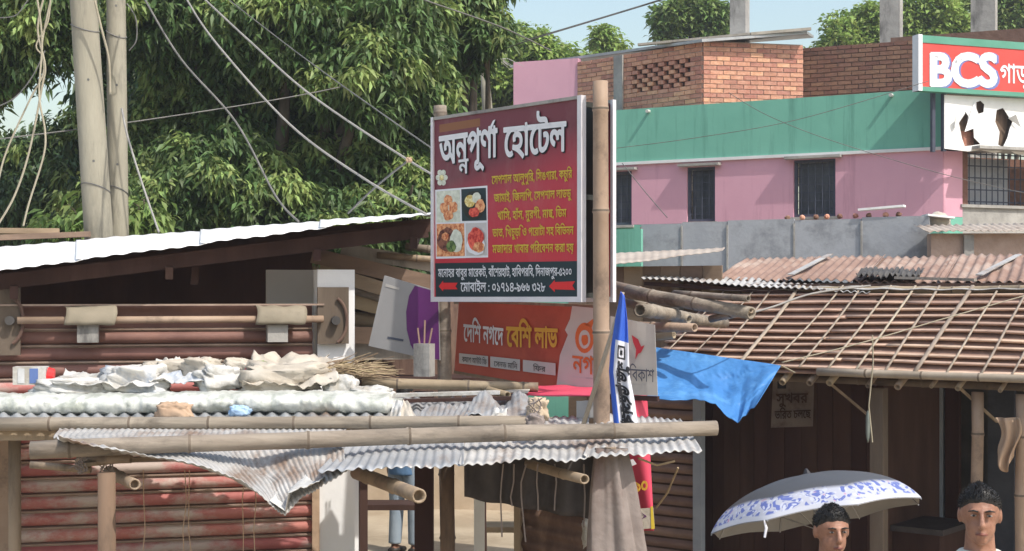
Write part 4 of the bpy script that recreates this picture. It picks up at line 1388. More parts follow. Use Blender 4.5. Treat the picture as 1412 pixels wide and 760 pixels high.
# long crumpled plastic roll
def roll(u, v):
    px = lerp(-30, 556, u)
    a = v * 2 * math.pi
    k = 1 + .14 * noise.noise((u * 26, math.cos(a) * 1.5, math.sin(a) * 1.5)) + .10 * abs(noise.noise((u * 60, math.cos(a) * 3, math.sin(a) * 3)))
    c = U(px, 556 + 2 * math.sin(u * 7), 8.75)
    e = 1.0 if .01 < u < .97 else .55
    k += .10 * noise.noise((u * 75, math.cos(a) * 4 + u * 30, math.sin(a) * 4))
    return c + Vector((0, .17 * math.cos(a) * k * e, .066 * math.sin(a) * k * e))
mb = MB(); mb.grid(roll, 190, 20)
tag(mb.build('plastic_roll', 'plastic_clear', None, smooth=True), 'long crumpled roll of clear plastic sheeting on the stall roof', 'plastic sheet')
lumps = [('plastic_sack', 'plastic_white', 'flat white sack beside the striped packet', (110, 532, 9.0), .26, .16, .05, 1, 5),
         ('plastic_sack', 'sack_print', 'bulging grey white sack next to the flat white sack', (192, 525, 9.0), .19, .15, .085, 2, -8),
         ('plastic_sack', 'sack_cream', 'cream sack folded over behind the bulging white one', (245, 513, 9.15), .20, .13, .075, 3, 12),
         ('plastic_sack', 'plastic_white', 'crumpled white sack beside the twisted cream one', (300, 522, 9.0), .13, .12, .075, 4, 30),
         ('plastic_sack', 'sack_cream', 'twisted cream sack on top of the heap', (278, 507, 9.1), .12, .12, .06, 5, -20),
         ('plastic_sack', 'sack_cream', 'long cream sack with a folded mouth near the straw', (392, 520, 9.05), .27, .16, .085, 6, 4),
         ('plastic_sack', 'plastic_white', 'small knotted white bag between the long sack and the straw', (470, 533, 8.95), .085, .08, .06, 7, 0),
         ('plastic_sack', 'plastic_white', 'white bag flattened over the end of the plastic roll by the cards', (512, 545, 8.9), .13, .1, .05, 8, 0),
         ('plastic_sack', 'sack_cream', 'small cream bundle tucked behind the twisted sack', (330, 507, 9.2), .10, .09, .05, 9, 0)]
for (nm, mt, lab, c, sx, sy, sz, sd, rot) in lumps:
    lump(nm, mt, lab, 'sack', U(*c), sx, sy, sz, sd * 3.3, rot, amp=.36, fr=1.5)
def scrap(mat_, lab, pts, seed):
    f = bil(*[U(*p) for p in pts])
    mb = MB()
    def fn(u, v):
        e = .04 * noise.noise((u * 2.5, v * 2.5, seed)) - .05 * abs(noise.noise((u * 4, v * 3, seed + 5))) - .03 * abs(noise.noise((u * 9 + v * 4, v * 7, seed)))
        return f(u + .04 * noise.noise((v * 5, seed, 0)), v) + Vector((.02 * noise.noise((u * 6, v * 6, seed + 9)), .03 * noise.noise((u * 5, v * 5, seed + 2)), e + .07))
    mb.grid(fn, 40, 22)
    return tag(mb.build('plastic_scrap', mat_, None, smooth=True, solid=.003), lab, 'plastic sheet')
scrap('plastic_white', 'flat crumpled white plastic spread behind the plastic roll', [(70, 541, 8.8), (215, 541, 8.8), (205, 524, 9.2), (90, 527, 9.2)], 1)
scrap('sack_print', 'bluish crumpled plastic between the white and cream sacks', [(205, 540, 8.85), (285, 540, 8.85), (275, 508, 9.25), (215, 510, 9.25)], 3)
scrap('sack_cream', 'cream woven sheet draped over the sack beside the straw', [(335, 540, 8.85), (468, 541, 8.85), (455, 503, 9.3), (350, 500, 9.3)], 6)
lump('green_bundle', 'food_green', 'small dark green bundle in the heap of sacks', 'bundle', U(358, 508, 9.15), .05, .05, .04, 4.4)
lump('coloured_wrapper', 'banner_pink', 'small pink wrapper between the sacks', 'wrapper', U(345, 512, 9.1), .03, .03, .03, 7.4)
lump('tan_rag', 'cloth_tan', 'crumpled tan rag lying against the plastic roll', 'rag', U(240, 568, 8.5), .10, .05, .045, 2.1)
lump('blue_wrapper', 'blue_light', 'light blue and white wrapper on the plastic roll', 'wrapper', U(330, 567, 8.5), .055, .04, .03, 9.1)
# striped packet
pk = thing('striped_packet', 'small white packet with blue stripe and red cap', 'packet', U(48, 530, 8.95), 8)
p = U(48, 530, 8.95); F6 = Frame(p.x, p.y, 8)
mb = MB(F6); mb.box((-.12, -.06, p.z), (.075, .06, p.z + .11)); mb.build('body', 'plastic_white', pk)
mb = MB(F6); mb.box((-.02, -.0635, p.z + .01), (.03, -.06, p.z + .1)); mb.build('stripe', 'packet_blue', pk)
mb = MB(F6); mb.box((-.09, -.0635, p.z + .01), (-.05, -.06, p.z + .1)); mb.build('stripe', 'print_grey', pk)
mb = MB(F6); mb.tube([(.076, 0, p.z + .055), (.115, 0, p.z + .05)], [.05, .044], 12); mb.build('cap', 'arrow_red', pk, smooth=False)
# straw
rs_ = random.Random(5)
mb = MB()
for i in range(420):
    a = U(rs_.uniform(428, 492), rs_.uniform(508, 522), rs_.uniform(9.0, 9.4))
    an = rs_.uniform(-.2, 1.0)
    L = rs_.uniform(.08, .33)
    b_ = a + Vector((math.cos(an) * L, rs_.uniform(-.1, .1), math.sin(an) * L * rs_.uniform(.1, .55)))
    mb.tube([a, a.lerp(b_, .5) + Vector((0, 0, .015)), b_], [.003, .003, .0015], 3, cap=False)
tag(mb.build('straw', 'straw', None), 'loose heap of dry straw by the white column', 'straw', kind='stuff')
# odd sheets and boards right of the plastic roll
mb = MB(); mb.bar(U(545, 545, 8.9), U(690, 541, 8.85), .10, .02)
tag(mb.build('white_strip', 'plastic_white', None), 'white plastic strip lying below the bamboo on the roof', 'strip')
mb = MB(); mb.bar(U(548, 553, 8.75), U(705, 549, 8.7), .08, .02)
tag(mb.build('dark_batten', 'dark_wood', None), 'dark batten beside the white plastic strip', 'batten')
def sheet_thing(name, mat, lab, cat, pts, seed, amp=.04, corr=0):
    f = bil(*[U(*p) for p in pts])
    mb = MB()
    mb.grid(lambda u, v: f(u, v) + Vector((0, 0, amp * noise.noise((u * 3, v * 3, seed)) + corr * math.cos(u * 60))), 48, 14)
    return tag(mb.build(name, mat, None, smooth=True, solid=.004), lab, cat)
sheet_thing('tin_sheet', 'tin_grey', 'bent grey tin sheet beside the folded cards', 'tin sheet', [(575, 583, 8.15), (648, 588, 8.1), (665, 556, 8.6), (588, 558, 8.7)], 2, .03, .006)
sheet_thing('tin_sheet', 'tin_grey', 'grey tin sheet curled up in front of the red banner', 'tin sheet', [(640, 575, 8.3), (735, 577, 8.2), (728, 546, 8.7), (655, 549, 8.75)], 5, .07, .004)
sheet_thing('paper_scrap', 'plastic_white', 'folded white card propped at the plastic roll end', 'card', [(536, 581, 8.3), (552, 579, 8.25), (556, 553, 8.4), (543, 552, 8.45)], 8, .015)
sheet_thing('paper_scrap', 'sack_cream', 'cream card leaning against the folded white card', 'card', [(552, 580, 8.25), (577, 580, 8.2), (562, 553, 8.4), (555, 553, 8.42)], 9, .01)
sheet_thing('torn_paper', 'plastic_white', 'torn white paper caught on the curled tin sheet', 'paper', [(676, 578, 8.1), (696, 579, 8.05), (700, 566, 8.2), (682, 563, 8.25)], 12, .03)
lump('tan_clod', 'cardboard', 'brown crumpled cardboard lump at the bamboo joint', 'cardboard', U(742, 566, 8.2), .055, .05, .06, 5.5)
lump('grey_clod', 'cloth_grey', 'grey rag under the brown lump on the thick bamboo', 'rag', U(737, 584, 7.75), .045, .04, .045, 6.5)
sheet_thing('pink_awning', 'banner_pink', 'pink plastic awning edge under the red banner', 'awning', [(712, 546, 8.9), (826, 546, 8.5), (826, 534, 9.1), (728, 531, 9.4)], 3, .01)
sheet_thing('yellow_board', 'sack_cream', 'pale yellow board beside the pink awning', 'board', [(676, 540, 9.0), (728, 542, 8.8), (734, 531, 9.2), (700, 528, 9.35)], 3, .004)
sheet_thing('grey_box', 'banner_dull', 'dull grey box side below the pink awning', 'box', [(795, 577, 8.6), (822, 577, 8.55), (822, 552, 8.56), (795, 553, 8.61)], 3, .002)

# ---- behind and under the awning
mb = MB()
def dk(u, v):
    p = U(lerp(640, 822, u), lerp(628, lerp(686, 718, u), v), 8.15)
    return p + Vector((0, .04 * math.sin(u * 22 + v), 0))
mb.grid(dk, 40, 10); tag(mb.build('black_plastic', 'tarp_black', None, smooth=True, solid=.003), 'black plastic sheet hanging under the awning', 'plastic sheet')
for i, px in enumerate((692, 706, 722, 741, 768, 803)):
    mb = MB(); r0 = random.Random(i)
    pts = [U(px + r0.uniform(-4, 4), y, 7.6) for y in (640, 665, 685, 690 + r0.uniform(0, 60))]
    mb.tube(pts, .0045, 5); tag(mb.build('hanging_twine', 'cloth_grey', None), 'frayed twine hanging from the scalloped tin edge', 'twine', 'twine under the awning')
for i, px in enumerate((255, 262, 337, 352, 198)):
    mb = MB(); r0 = random.Random(i + 40)
    pts = [U(px + r0.uniform(-3, 3), y, 7.7) for y in (648, 690, 730, 770)]
    mb.tube(pts, .0028, 5); tag(mb.build('hanging_twine', 'cloth_tan', None), 'thin brown twine hanging before the red shutter', 'twine', 'twine before the red shutter')
TP = Frame(*(U(718, 730, 8.7).xy), -30)
tp2 = frame_thing('tin_partition', 'brown corrugated tin partition under the awning beside the wrapped post', 'partition', TP)
a, b_ = TP.at(718, 697), TP.at(806, 722)
mb = MB(TP)
mb.grid(lambda u, v: Vector((lerp(a.x, b_.x + .3, u), .012 * math.cos(v * 2 * math.pi * 14), lerp(0, lerp(a.z, b_.z, u), v))), 4, 112); mb.build('sheet', 'tin_brown', tp2, smooth=True, solid=.004)
mb = MB(TP); mb.box((a.x - .03, -.03, 0), (a.x + .01, .03, a.z + .12)); mb.build('stud', 'old_wood', tp2)
q = U(661, 700, 9.6)
mb = MB(); mb.bar((q.x, q.y, 0), (q.x, q.y, U(661, 676, 9.6).z), .07, .06)
tag(mb.build('green_post', 'pvc_grey', None), 'pale green post behind the hanging black plastic', 'post')
q = U(585, 700, 9.4)
mb = MB(); mb.bar((q.x, q.y, 0), (q.x, q.y, 1.9), .12, .1)
tag(mb.build('wooden_post', 'dark_wood', None), 'dark square post beside the standing man in blue trousers', 'post')
# bench and table in the sunlit yard behind
for (a, b_, zt, lab, mt) in (((672, 735, 13.2), (716, 735, 12.9), .42, 'low wooden bench in the yard behind the awning', 'plank_wood'), ((500, 706, 13.5), (540, 706, 13.5), .58, 'small dark table beside the standing man', 'dark_wood')):
    p, q = U(*a), U(*b_)
    t = thing('wooden_bench' if 'bench' in lab else 'small_table', lab, 'bench' if 'bench' in lab else 'table', (p.x, p.y, 0))
    x0, x1 = min(p.x, q.x) - .1, max(p.x, q.x) + .3
    mb = MB(); mb.box((x0, p.y, zt - .05), (x1, p.y + .35, zt)); mb.build('top', mt, t)
    for xx in (x0 + .04, x1 - .09):
        for yy in (p.y + .03, p.y + .27):
            mb = MB(); mb.box((xx, yy, 0), (xx + .05, yy + .05, zt - .05)); mb.build('leg', mt, t)
# tan wall of the yard
mb = MB(); p, q = U(470, 700, 17.5), U(830, 700, 17); mb.bar(Vector((p.x, 17.5, .55)), Vector((q.x, 17, .55)), .12, 1.1)
tag(mb.build('yard_wall', 'cardboard', None), 'low tan mud wall across the sunlit yard', 'wall')
mb = MB(); mb.bar(Vector((-3.4, 19.5, 1.3)), Vector((2.0, 18.9, 1.3)), .12, 2.6)
tag(mb.build('tin_fence', 'tin_brown', None), 'tall brown tin fence closing the yard', 'fence')
# shutter beside the blue grey post
q0, q1 = RS.at(896, 700, .55), RS.at(960, 700, .55)
rsx = frame_thing('brown_shutter', 'brown rolling shutter below the blue tarp', 'shutter', RS, q0.x, .55)
mb = MB(RS); mb.box((q0.x - .2, .58, 0), (q1.x, .6, 1.75)); mb.build('backing', 'roof_under', rsx)
z = .02
mbs = MB(RS)
mbs.grid(lambda u, v: Vector((lerp(q0.x - .2, q1.x, u), .57 - .022 * math.sin(math.pi * v), .068 * v)), 2, 5)
so = mbs.build('slat', 'shutter_brown', rsx, smooth=True)
sme = so.data
while z < 1.66:
    z += .082
    o = newobj('slat', sme, rsx); o.location = (0, 0, z)
mb = MB(RS); q = RS.at(963, 700, .45); mb.box((q.x - .03, .42, 0), (q.x + .04, .48, 1.95)); mb.build('post', 'post_blue', rsx)

# ================================================================ MAIN SIGN
SG = Frame(-.515, 9.53, -48.4)
SW = 1.378
ZS0, ZS1 = 2.5, 3.677
sign = frame_thing('restaurant_sign', 'maroon double sided restaurant signboard with white Bengali title and food pictures', 'sign', SG)
# printed field shading from maroon at the top to red lower down
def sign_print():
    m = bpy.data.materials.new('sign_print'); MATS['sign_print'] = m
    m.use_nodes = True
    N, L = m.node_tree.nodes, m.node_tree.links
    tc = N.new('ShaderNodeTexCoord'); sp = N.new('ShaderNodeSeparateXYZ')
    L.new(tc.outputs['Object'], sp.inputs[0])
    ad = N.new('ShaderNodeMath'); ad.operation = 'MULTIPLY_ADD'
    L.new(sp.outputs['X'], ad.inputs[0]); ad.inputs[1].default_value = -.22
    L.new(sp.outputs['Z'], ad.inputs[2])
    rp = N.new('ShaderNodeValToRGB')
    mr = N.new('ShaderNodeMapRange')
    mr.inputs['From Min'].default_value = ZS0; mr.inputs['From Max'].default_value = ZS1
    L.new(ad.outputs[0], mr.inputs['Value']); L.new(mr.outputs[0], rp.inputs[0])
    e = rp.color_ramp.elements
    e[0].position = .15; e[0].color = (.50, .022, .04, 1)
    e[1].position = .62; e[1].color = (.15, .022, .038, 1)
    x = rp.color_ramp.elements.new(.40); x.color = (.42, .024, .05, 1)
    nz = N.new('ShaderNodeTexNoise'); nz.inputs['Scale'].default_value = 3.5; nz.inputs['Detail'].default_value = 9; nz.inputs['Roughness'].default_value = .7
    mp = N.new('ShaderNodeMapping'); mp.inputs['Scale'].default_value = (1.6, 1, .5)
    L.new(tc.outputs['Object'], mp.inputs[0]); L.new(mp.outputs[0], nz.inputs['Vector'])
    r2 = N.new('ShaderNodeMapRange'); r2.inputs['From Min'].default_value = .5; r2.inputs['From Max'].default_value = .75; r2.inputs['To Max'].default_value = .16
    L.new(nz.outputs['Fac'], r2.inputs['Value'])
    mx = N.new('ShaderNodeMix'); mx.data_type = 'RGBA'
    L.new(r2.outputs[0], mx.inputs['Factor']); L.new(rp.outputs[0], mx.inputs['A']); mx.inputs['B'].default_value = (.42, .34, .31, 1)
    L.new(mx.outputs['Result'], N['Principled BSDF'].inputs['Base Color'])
    N['Principled BSDF'].inputs['Roughness'].default_value = .45
sign_print()
TH = .286
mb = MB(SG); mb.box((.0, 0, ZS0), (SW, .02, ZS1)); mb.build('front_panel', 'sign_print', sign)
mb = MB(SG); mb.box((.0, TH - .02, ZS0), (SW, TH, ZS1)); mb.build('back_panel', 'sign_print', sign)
for y0, y1 in ((-.014, .026), (TH - .022, TH + .006)):
    mb = MB(SG)
    mb.box((-.014, y0, ZS0 - .02), (.008, y1, ZS1 + .014)); mb.box((SW - .012, y0, ZS0 - .02), (SW + (.022 if y0 < 0 else .008), y1, ZS1 + .014))
    mb.box((.0085, y0 + .001, ZS0 - .0195), (SW - .0125, y1 - .001, ZS0 + .012))
    mb.build('frame', 'sign_frame', sign)
    mb = MB(SG); mb.box((.0085, y0 + .001, ZS1 - .006), (SW - .0125, y1 - .001, ZS1 + .0135)); mb.build('top_frame', 'concrete', sign)
for z in (ZS0 + .02, ZS0 + .6, ZS1 - .03):
    for x in (.03, SW - .03):
        mb = MB(SG); mb.box((x - .015, .031, z - .015), (x + .015, TH - .031, z + .015)); mb.build('spacer', 'frame_black', sign)
mb = MB(SG); mb.box((SW - .22, .10, ZS0 + .01), (SW - .16, .16, ZS1)); mb.build('inner_stud', 'grey_wood', sign)
mb = MB(SG); mb.box((.02, TH - .05, ZS0 + .005), (SW - .02, TH - .032, ZS1 - .01)); mb.build('inner_shade_board', 'frame_black', sign)  # added black board, stands for the shade in the gap between the panels
# support posts
p = U(829, 300, 8.44)
mb = MB(); mb.bamboo((p.x + .01, p.y, 0), (p.x - .005, p.y, U(828, 112, 8.44).z), .052, .044, node=.62, seed=12, n=16); mb.build('post', 'bamboo_pink', sign, smooth=True)
p = U(616, 400, 9.72)
mb = MB(); mb.bamboo((p.x + .02, p.y, 0), (p.x - .045, p.y, U(606, 146, 9.72).z), .052, .045, node=.5, seed=13, n=14); mb.build('post', 'bamboo_grey', sign, smooth=True)
F = -.0205 + .0005      # print sits just proud of the panel
D = -.0005
# orange line, mostly faded
patch('orange_strip', 'print_faded', sign, SG, D, [(606, 183), (662, 174), (662, 163), (606, 172)])
for (m_, dx, dy, dd, bo) in (('print_black', 1.6, 1.8, .0, .03), ('print_white', 0, 0, -.004, .026)):
    ink('title', m_, sign, SG, D + dd, 'অনপূণা', (605 + dx, 227 + dy), (686 + dx, 215 + dy), 60, bo, False)
    ink('title', m_, sign, SG, D + dd - .003, 'ন', (632 + dx, 240 + dy), (646 + dx, 238 + dy), 30, bo, False)
    patch('reph', m_, sign, SG, D + dd - .003, [(671 + dx, 184 + dy), (676 + dx, 183 + dy), (683 + dx, 165 + dy), (680 + dx, 166 + dy)])
    ink('title', m_, sign, SG, D + dd, 'েহােটল', (694 + dx, 216 + dy), (781 + dx, 207 + dy), 62, bo, False)
# ornament and the four food pictures
for k in range(6):
    a = k * math.pi / 3
    disc('flower', 'food_white', sign, SG, D - .0004 * k, (609 + 5 * math.cos(a), 245 + 8 * math.sin(a)), 3.4, 4, 9)
disc('flower_heart', 'food_yellow', sign, SG, D - .003, (609, 245), 3, 4, 9)
patch('picture_ground', 'print_white', sign, SG, D, [(601, 357), (673, 355), (672, 256), (600, 262)])
patch('picture', 'food_white', sign, SG, D - .001, [(602, 307), (635, 306), (634, 262), (602, 264)])
patch('picture', 'print_dark', sign, SG, D - .001, [(637, 305), (671, 304), (670, 259), (636, 261)])
patch('picture', 'food_orange', sign, SG, D - .001, [(602, 354), (641, 353), (640, 308), (602, 309)])
patch('picture', 'banner_grey', sign, SG, D - .001, [(643, 353), (672, 352), (671, 307), (642, 308)])
for k, (cx, cy, rx, ry, m_) in enumerate(((618, 276, 6, 7, 'food_orange'), (612, 287, 6, 8, 'food_orange'), (625, 286, 6, 8, 'food_orange'), (618, 297, 7, 7, 'food_orange'),
        (653, 283, 15, 19, 'frame_black'), (648, 277, 8, 8, 'food_yellow'), (657, 273, 6, 8, 'food_white'), (662, 284, 7, 9, 'food_orange'), (654, 293, 7, 7, 'food_red'),
        (616, 330, 13, 16, 'food_brown'), (629, 332, 9, 16, 'food_white'), (622, 340, 7, 8, 'food_green'), (614, 326, 5, 6, 'food_orange'),
        (656, 338, 13, 14, 'print_white'), (656, 329, 11, 16, 'food_red'), (660, 341, 8, 8, 'food_orange'))):
    disc('dish', m_, sign, SG, D - .002 - .0005 * k, (cx, cy), rx, ry, 16, .25, k)
for (s, a, b_, em) in (('স্পেশাল আলুপুরি, সিঙ্গারা, কচুরি', (678, 254), (789, 245), 17), ('জামাই, জিলাপি, স্পেশাল লাড্ডু', (681, 279), (788, 272), 17),
                       ('খাসি, হাঁস, মুরগী, মাছ, ডিম', (686, 303), (781, 299), 17), ('ভাত, খিচুড়ি ও পরোটা সহ বিভিন্ন', (679, 327), (791, 323), 17),
                       ('মজাদার খাবার পরিবেশন করা হয়', (679, 349), (791, 347), 17)):
    ink('menu_line', 'print_yellow', sign, SG, D, s, a, b_, em, .018)
patch('address_band', 'print_dark', sign, SG, D, [(601, 411), (797, 412), (797, 360), (600, 363)])
ink('address', 'print_white', sign, SG, D - .003, 'মনোহর বাবুর মার্কেট, বাঁশেরহাট, হাবিপ্রবি, দিনাজপুর-৫২০০', (604, 382), (788, 380), 17, .016)
ink('phone', 'print_white', sign, SG, D - .003, 'মোবাইল : ০১৭১৪-৯৬৬ ৩২৮', (635, 402), (752, 402), 19, .016)
patch('arrow', 'arrow_red', sign, SG, D - .003, [(605, 395), (611, 402), (611, 399), (631, 399), (628, 395), (631, 390), (611, 390), (611, 387)])
patch('arrow', 'arrow_red', sign, SG, D - .003, [(757, 395), (765, 403), (765, 399), (793, 400), (789, 394), (793, 388), (765, 389), (765, 386)])

# ================================================================ BANNERS BELOW THE SIGN
NB = Frame(*(U(632, 460, 10.0).xy), -46)
nb = frame_thing('red_banner', 'red banner with white and yellow Bengali slogan and an orange ring logo', 'banner', NB)
def quadgrid(fr, d, tl, tr, br, bl, nu, nv, amp, seed, curve=0.0):
    def fn(u, v):
        px = lerp(lerp(bl[0], br[0], u), lerp(tl[0], tr[0], u), v)
        py = lerp(lerp(bl[1], br[1], u), lerp(tl[1], tr[1], u), v)
        return fr.at(px, py, d + amp * noise.noise((u * 3, v * 2, seed)))
    mb = MB(fr); mb.grid(fn, nu, nv)
    return mb
quadgrid(NB, .012, (633, 417), (832, 425), (832, 547), (627, 511), 20, 8, .006, 2).build('sheet', 'banner_red', nb, solid=.004)
patch('grey_field', 'banner_grey', nb, NB, -.004, [(767, 535), (832, 545), (832, 426), (789, 422), (786, 440), (779, 455), (783, 462), (772, 490)])
for a, b_ in ((633, 673), (676, 717), (721, 766)):
    patch('label_box', 'banner_grey', nb, NB, -.004, [(a, lerp(501, 518, (a - 633) / 133)), (b_, lerp(501, 518, (b_ - 633) / 133)), (b_, lerp(487, 501, (b_ - 633) / 133)), (a, lerp(487, 501, (a - 633) / 133))])
ink('small_text', 'print_black', nb, NB, -.006, 'ক্যাশ আউট ফি', (637, 499), (671, 503), 11)
ink('small_text', 'print_black', nb, NB, -.006, 'সেন্ড মানি', (681, 505), (713, 509), 11)
ink('small_text', 'print_black', nb, NB, -.006, 'ফ্রি', (735, 511), (752, 513), 11)
ink('slogan', 'print_white', nb, NB, -.005, 'দেশি নগদে', (639, 470), (694, 476), 36, .022)
ink('slogan', 'print_gold', nb, NB, -.005, 'বেশি লাভ', (698, 477), (769, 480), 41, .03)
disc('ring_logo', 'print_orange', nb, NB, -.006, (806, 466), 13, 21, 20)
disc('ring_logo', 'banner_grey', nb, NB, -.008, (806, 468), 8, 13, 18)
disc('ring_logo', 'print_orange', nb, NB, -.010, (806, 469), 5, 8, 14, .3)
patch('ring_flame', 'print_orange', nb, NB, -.006, [(806, 448), (816, 452), (820, 438), (812, 444)])
ink('logo_name', 'print_orange', nb, NB, -.006, 'নগদ', (789, 513), (832, 518), 36, .014)
patch('fine_print', 'print_grey', nb, NB, -.006, [(789, 520), (824, 524), (824, 522), (789, 518)])
mb = MB(NB); mb.bar(NB.at(628, 416, .03), NB.at(835, 424, .03), .03, .03); mb.build('batten', 'old_wood', nb)
mb = MB(NB); mb.bar(NB.at(628, 512, .03), NB.at(835, 549, .03), .03, .03); mb.build('batten', 'old_wood', nb)

KB = Frame(*(U(842, 500, 9.0).xy), -30)
kb = frame_thing('grey_banner', 'dull grey banner with a red bird mark beside the flag', 'banner', KB)
quadgrid(KB, .01, (842, 436), (903, 448), (907, 546), (838, 543), 10, 8, .006, 5).build('sheet', 'banner_dull', kb, solid=.004)
patch('bird_mark', 'print_red', kb, KB, -.004, [(871, 462), (880, 468), (884, 478), (889, 476), (884, 486), (880, 488), (876, 496), (877, 482), (873, 472)])
ink('lettering', 'print_grey' if False else 'window_frame', kb, KB, -.005, 'বিকাশ', (868, 525), (902, 527), 26, .004)
mb = MB(KB); mb.bar(KB.at(838, 547, .03), KB.at(908, 550, .03), .03, .03); mb.build('batten', 'dark_wood', kb)
# red feather banner
RB = Frame(*(U(880, 640, 8.95).xy), -12)
rbn = frame_thing('red_vertical_banner', 'narrow pinkish red vertical banner with yellow figures and pale foot', 'banner', RB)
def fb_(u, v):
    px = lerp(lerp(876, 858, v), lerp(902, 892, v), u)
    py = lerp(732, 540, v)
    return RB.at(px, py, .02 * math.sin(u * 5 + v * 3))
mb = MB(RB); mb.grid(fb_, 8, 20); mb.build('sheet', 'banner_pink', rbn, smooth=True, solid=.003)
patch('pale_foot', 'sack_cream', rbn, RB, -.03, [(875, 731), (903, 728), (901, 700), (873, 702)])
patch('mark', 'purple', rbn, RB, -.033, [(881, 718), (889, 712), (883, 706), (892, 712)])
patch('yellow_edge', 'print_yellow', rbn, RB, -.033, [(898, 730), (903, 729), (900, 698), (897, 699)])
ink('figures', 'print_gold', rbn, RB, -.03, '৯০', (873, 678), (893, 678), 26, .03)
mb = MB(RB); p = RB.at(866, 640, .03); mb.tube([(p.x + .06, .03, 0), (p.x - .03, .03, 2.05)], .008, 6); mb.build('pole', 'wire_pale', rbn)
patch('white_head', 'flag_white', rbn, RB, -.03, [(866, 645), (878, 640), (873, 633), (862, 636)])

# flag
FG = Frame(*(U(858, 480, 8.15).xy), -20)
fg = frame_thing('furled_flag', 'narrow blue and white flag with black lettering hanging beside the bamboo post', 'flag', FG)
def fl1(u, v):
    c = [(858.5, 405), (857, 440), (855, 480), (854, 515), (859, 550), (864, 592)]
    wv = [2.5, 8, 12, 14, 16, 17]
    x = v * 5; i = min(int(x), 4); f = x - i
    cx = lerp(c[i][0], c[i + 1][0], f); cy = lerp(c[i][1], c[i + 1][1], f); w = lerp(wv[i], wv[i + 1], f)
    return FG.at(cx + (u - .5) * 2 * w, cy + 6 * (u - .5), -.03 * math.cos((u - .5) * 3.4) + .02 * math.sin(u * 9 + v * 4))
mb = MB(FG)
nu, nv = 14, 40
vs = [fl1(i / nu, j / nv) for j in range(nv + 1) for i in range(nu + 1)]
fs, mi = [], []
for j in range(nv):
    for i in range(nu):
        a = j * (nu + 1) + i
        fs.append((a, a + nu + 1, a + nu + 2, a + 1))
        mi.append(0 if j / nv < .34 or i < 3 else 1)
mb.add(vs, fs); mb.mi = mi
mb.build('cloth', ['flag_blue', 'flag_white'], fg, smooth=True, solid=.003)
def on_flag(name, mat, s, v0, v1, u0, u1, bold, em):
    def mapf(uu, y, e):
        p = fl1(lerp(u0, u1, y * em), lerp(v0, v1, uu))
        return p + Vector((0, -.012, 0))
    return lettering(name, mat, fg, FG, s, 0, 0, 0, w=1, size=1, bold=bold, mapf=mapf)
on_flag('lettering', 'print_black', 'শুভ উৎসব', .50, .97, .86, .26, .045, 1.05)
on_flag('lettering', 'print_black', 'স্বাগতম সবাই', .58, .99, .52, .24, .04, .8)
fmb = MB(FG)
for (u0, u1, v0, v1) in ((.40, .82, .38, .395), (.40, .82, .47, .485), (.40, .47, .395, .47), (.75, .82, .395, .47), (.54, .68, .415, .45)):
    fmb.add([fl1(u0, v0) + Vector((0, -.012, 0)), fl1(u0, v1) + Vector((0, -.012, 0)), fl1(u1, v1) + Vector((0, -.012, 0)), fl1(u1, v0) + Vector((0, -.012, 0))], [(0, 1, 2, 3)])
fmb.build('square_mark', 'print_black', fg)
mb = MB(FG); mb.tube([FG.at(859, 403, .03), FG.at(850, 440, .04), FG.at(838, 478, .05), FG.at(800, 600, .08)], [.010, .012, .013, .014], 8); mb.build('stick', 'bamboo_strip', fg, smooth=True)

# ================================================================ BLUE TARP
TB = [(892, 549), (925, 552), (960, 551), (987, 557), (1002, 574), (1017, 583), (1030, 570), (1043, 558)]
def tarp(u, v):
    x = u * (len(TB) - 1); i = min(int(x), len(TB) - 2); f = x - i
    bx, by = lerp(TB[i][0], TB[i + 1][0], f), lerp(TB[i][1], TB[i + 1][1], f)
    by += 2.5 * noise.noise((u * 16, 2, 1))
    px = lerp(lerp(903, 1077, u), bx, v)
    py = lerp(lerp(479, 504, u), by, v)
    Y = lerp(lerp(9.9, 9.3, u), lerp(9.05, 8.75, u), v)
    fold = .05 * math.sin(9 * math.atan2(v + .05, 1.08 - u) + u * 2) * (.25 + .75 * v) + .02 * math.sin(u * 30 + v * 7) * v
    fold += .025 * (abs(noise.noise((u * 7 + v * 3, v * 5, 8))) - .2) + .010 * abs(noise.noise((u * 18, v * 14, 4)))
    return U(px, py, Y + fold) + Vector((0, 0, -.03 * math.sin(math.pi * u) * math.sin(math.pi * v)))
mb = MB(); mb.grid(tarp, 110, 60)
tp3 = thing('blue_tarp', 'bright blue plastic tarp stretched below the strip roof corner', 'tarp', U(960, 540, 9.2))
mb.build('sheet', 'tarp_blue', tp3, smooth=True, solid=.003)
for (a, b_) in (((903, 479, 9.9), (880, 470, 9.95)), ((1077, 504, 9.3), (1096, 514, 9.5))):
    mb = MB(); mb.tube([U(*a), U(*b_)], .005, 5); mb.build('tie_cord', 'cable_tan', tp3)

# ================================================================ CLOTH WRAPPED POST
wc = thing('cloth_wrap', 'grey brown cloth hanging round the stall corner post', 'cloth', (U(852, 700, 7.35).x, 7.35, 0))
def wrap(u, v):
    a = u * 2 * math.pi
    z = lerp(0, 1.735, v)
    py = HY + (CAM_H - z) / 7.35 * FPX
    t = min(1, max(0, (py - 625) / 150))
    w = lerp(20, 38, t ** .8) / FPX * 7.35 * (1 + .20 * math.sin(a * 5 + v * 2) + .10 * math.sin(a * 11 - v * 3) + .1 * noise.noise((math.cos(a) * 2, math.sin(a) * 2, v * 6)))
    cx = U(lerp(842, 853, t), 0, 7.35).x
    return Vector((cx + math.cos(a) * w, 7.42 + math.sin(a) * w * .6, z))
mb = MB(); mb.tube([(U(842, 640, 7.4).x, 7.42, 0), (U(842, 640, 7.4).x, 7.42, 1.74)], .03, 8); mb.build('post', 'old_wood', wc)
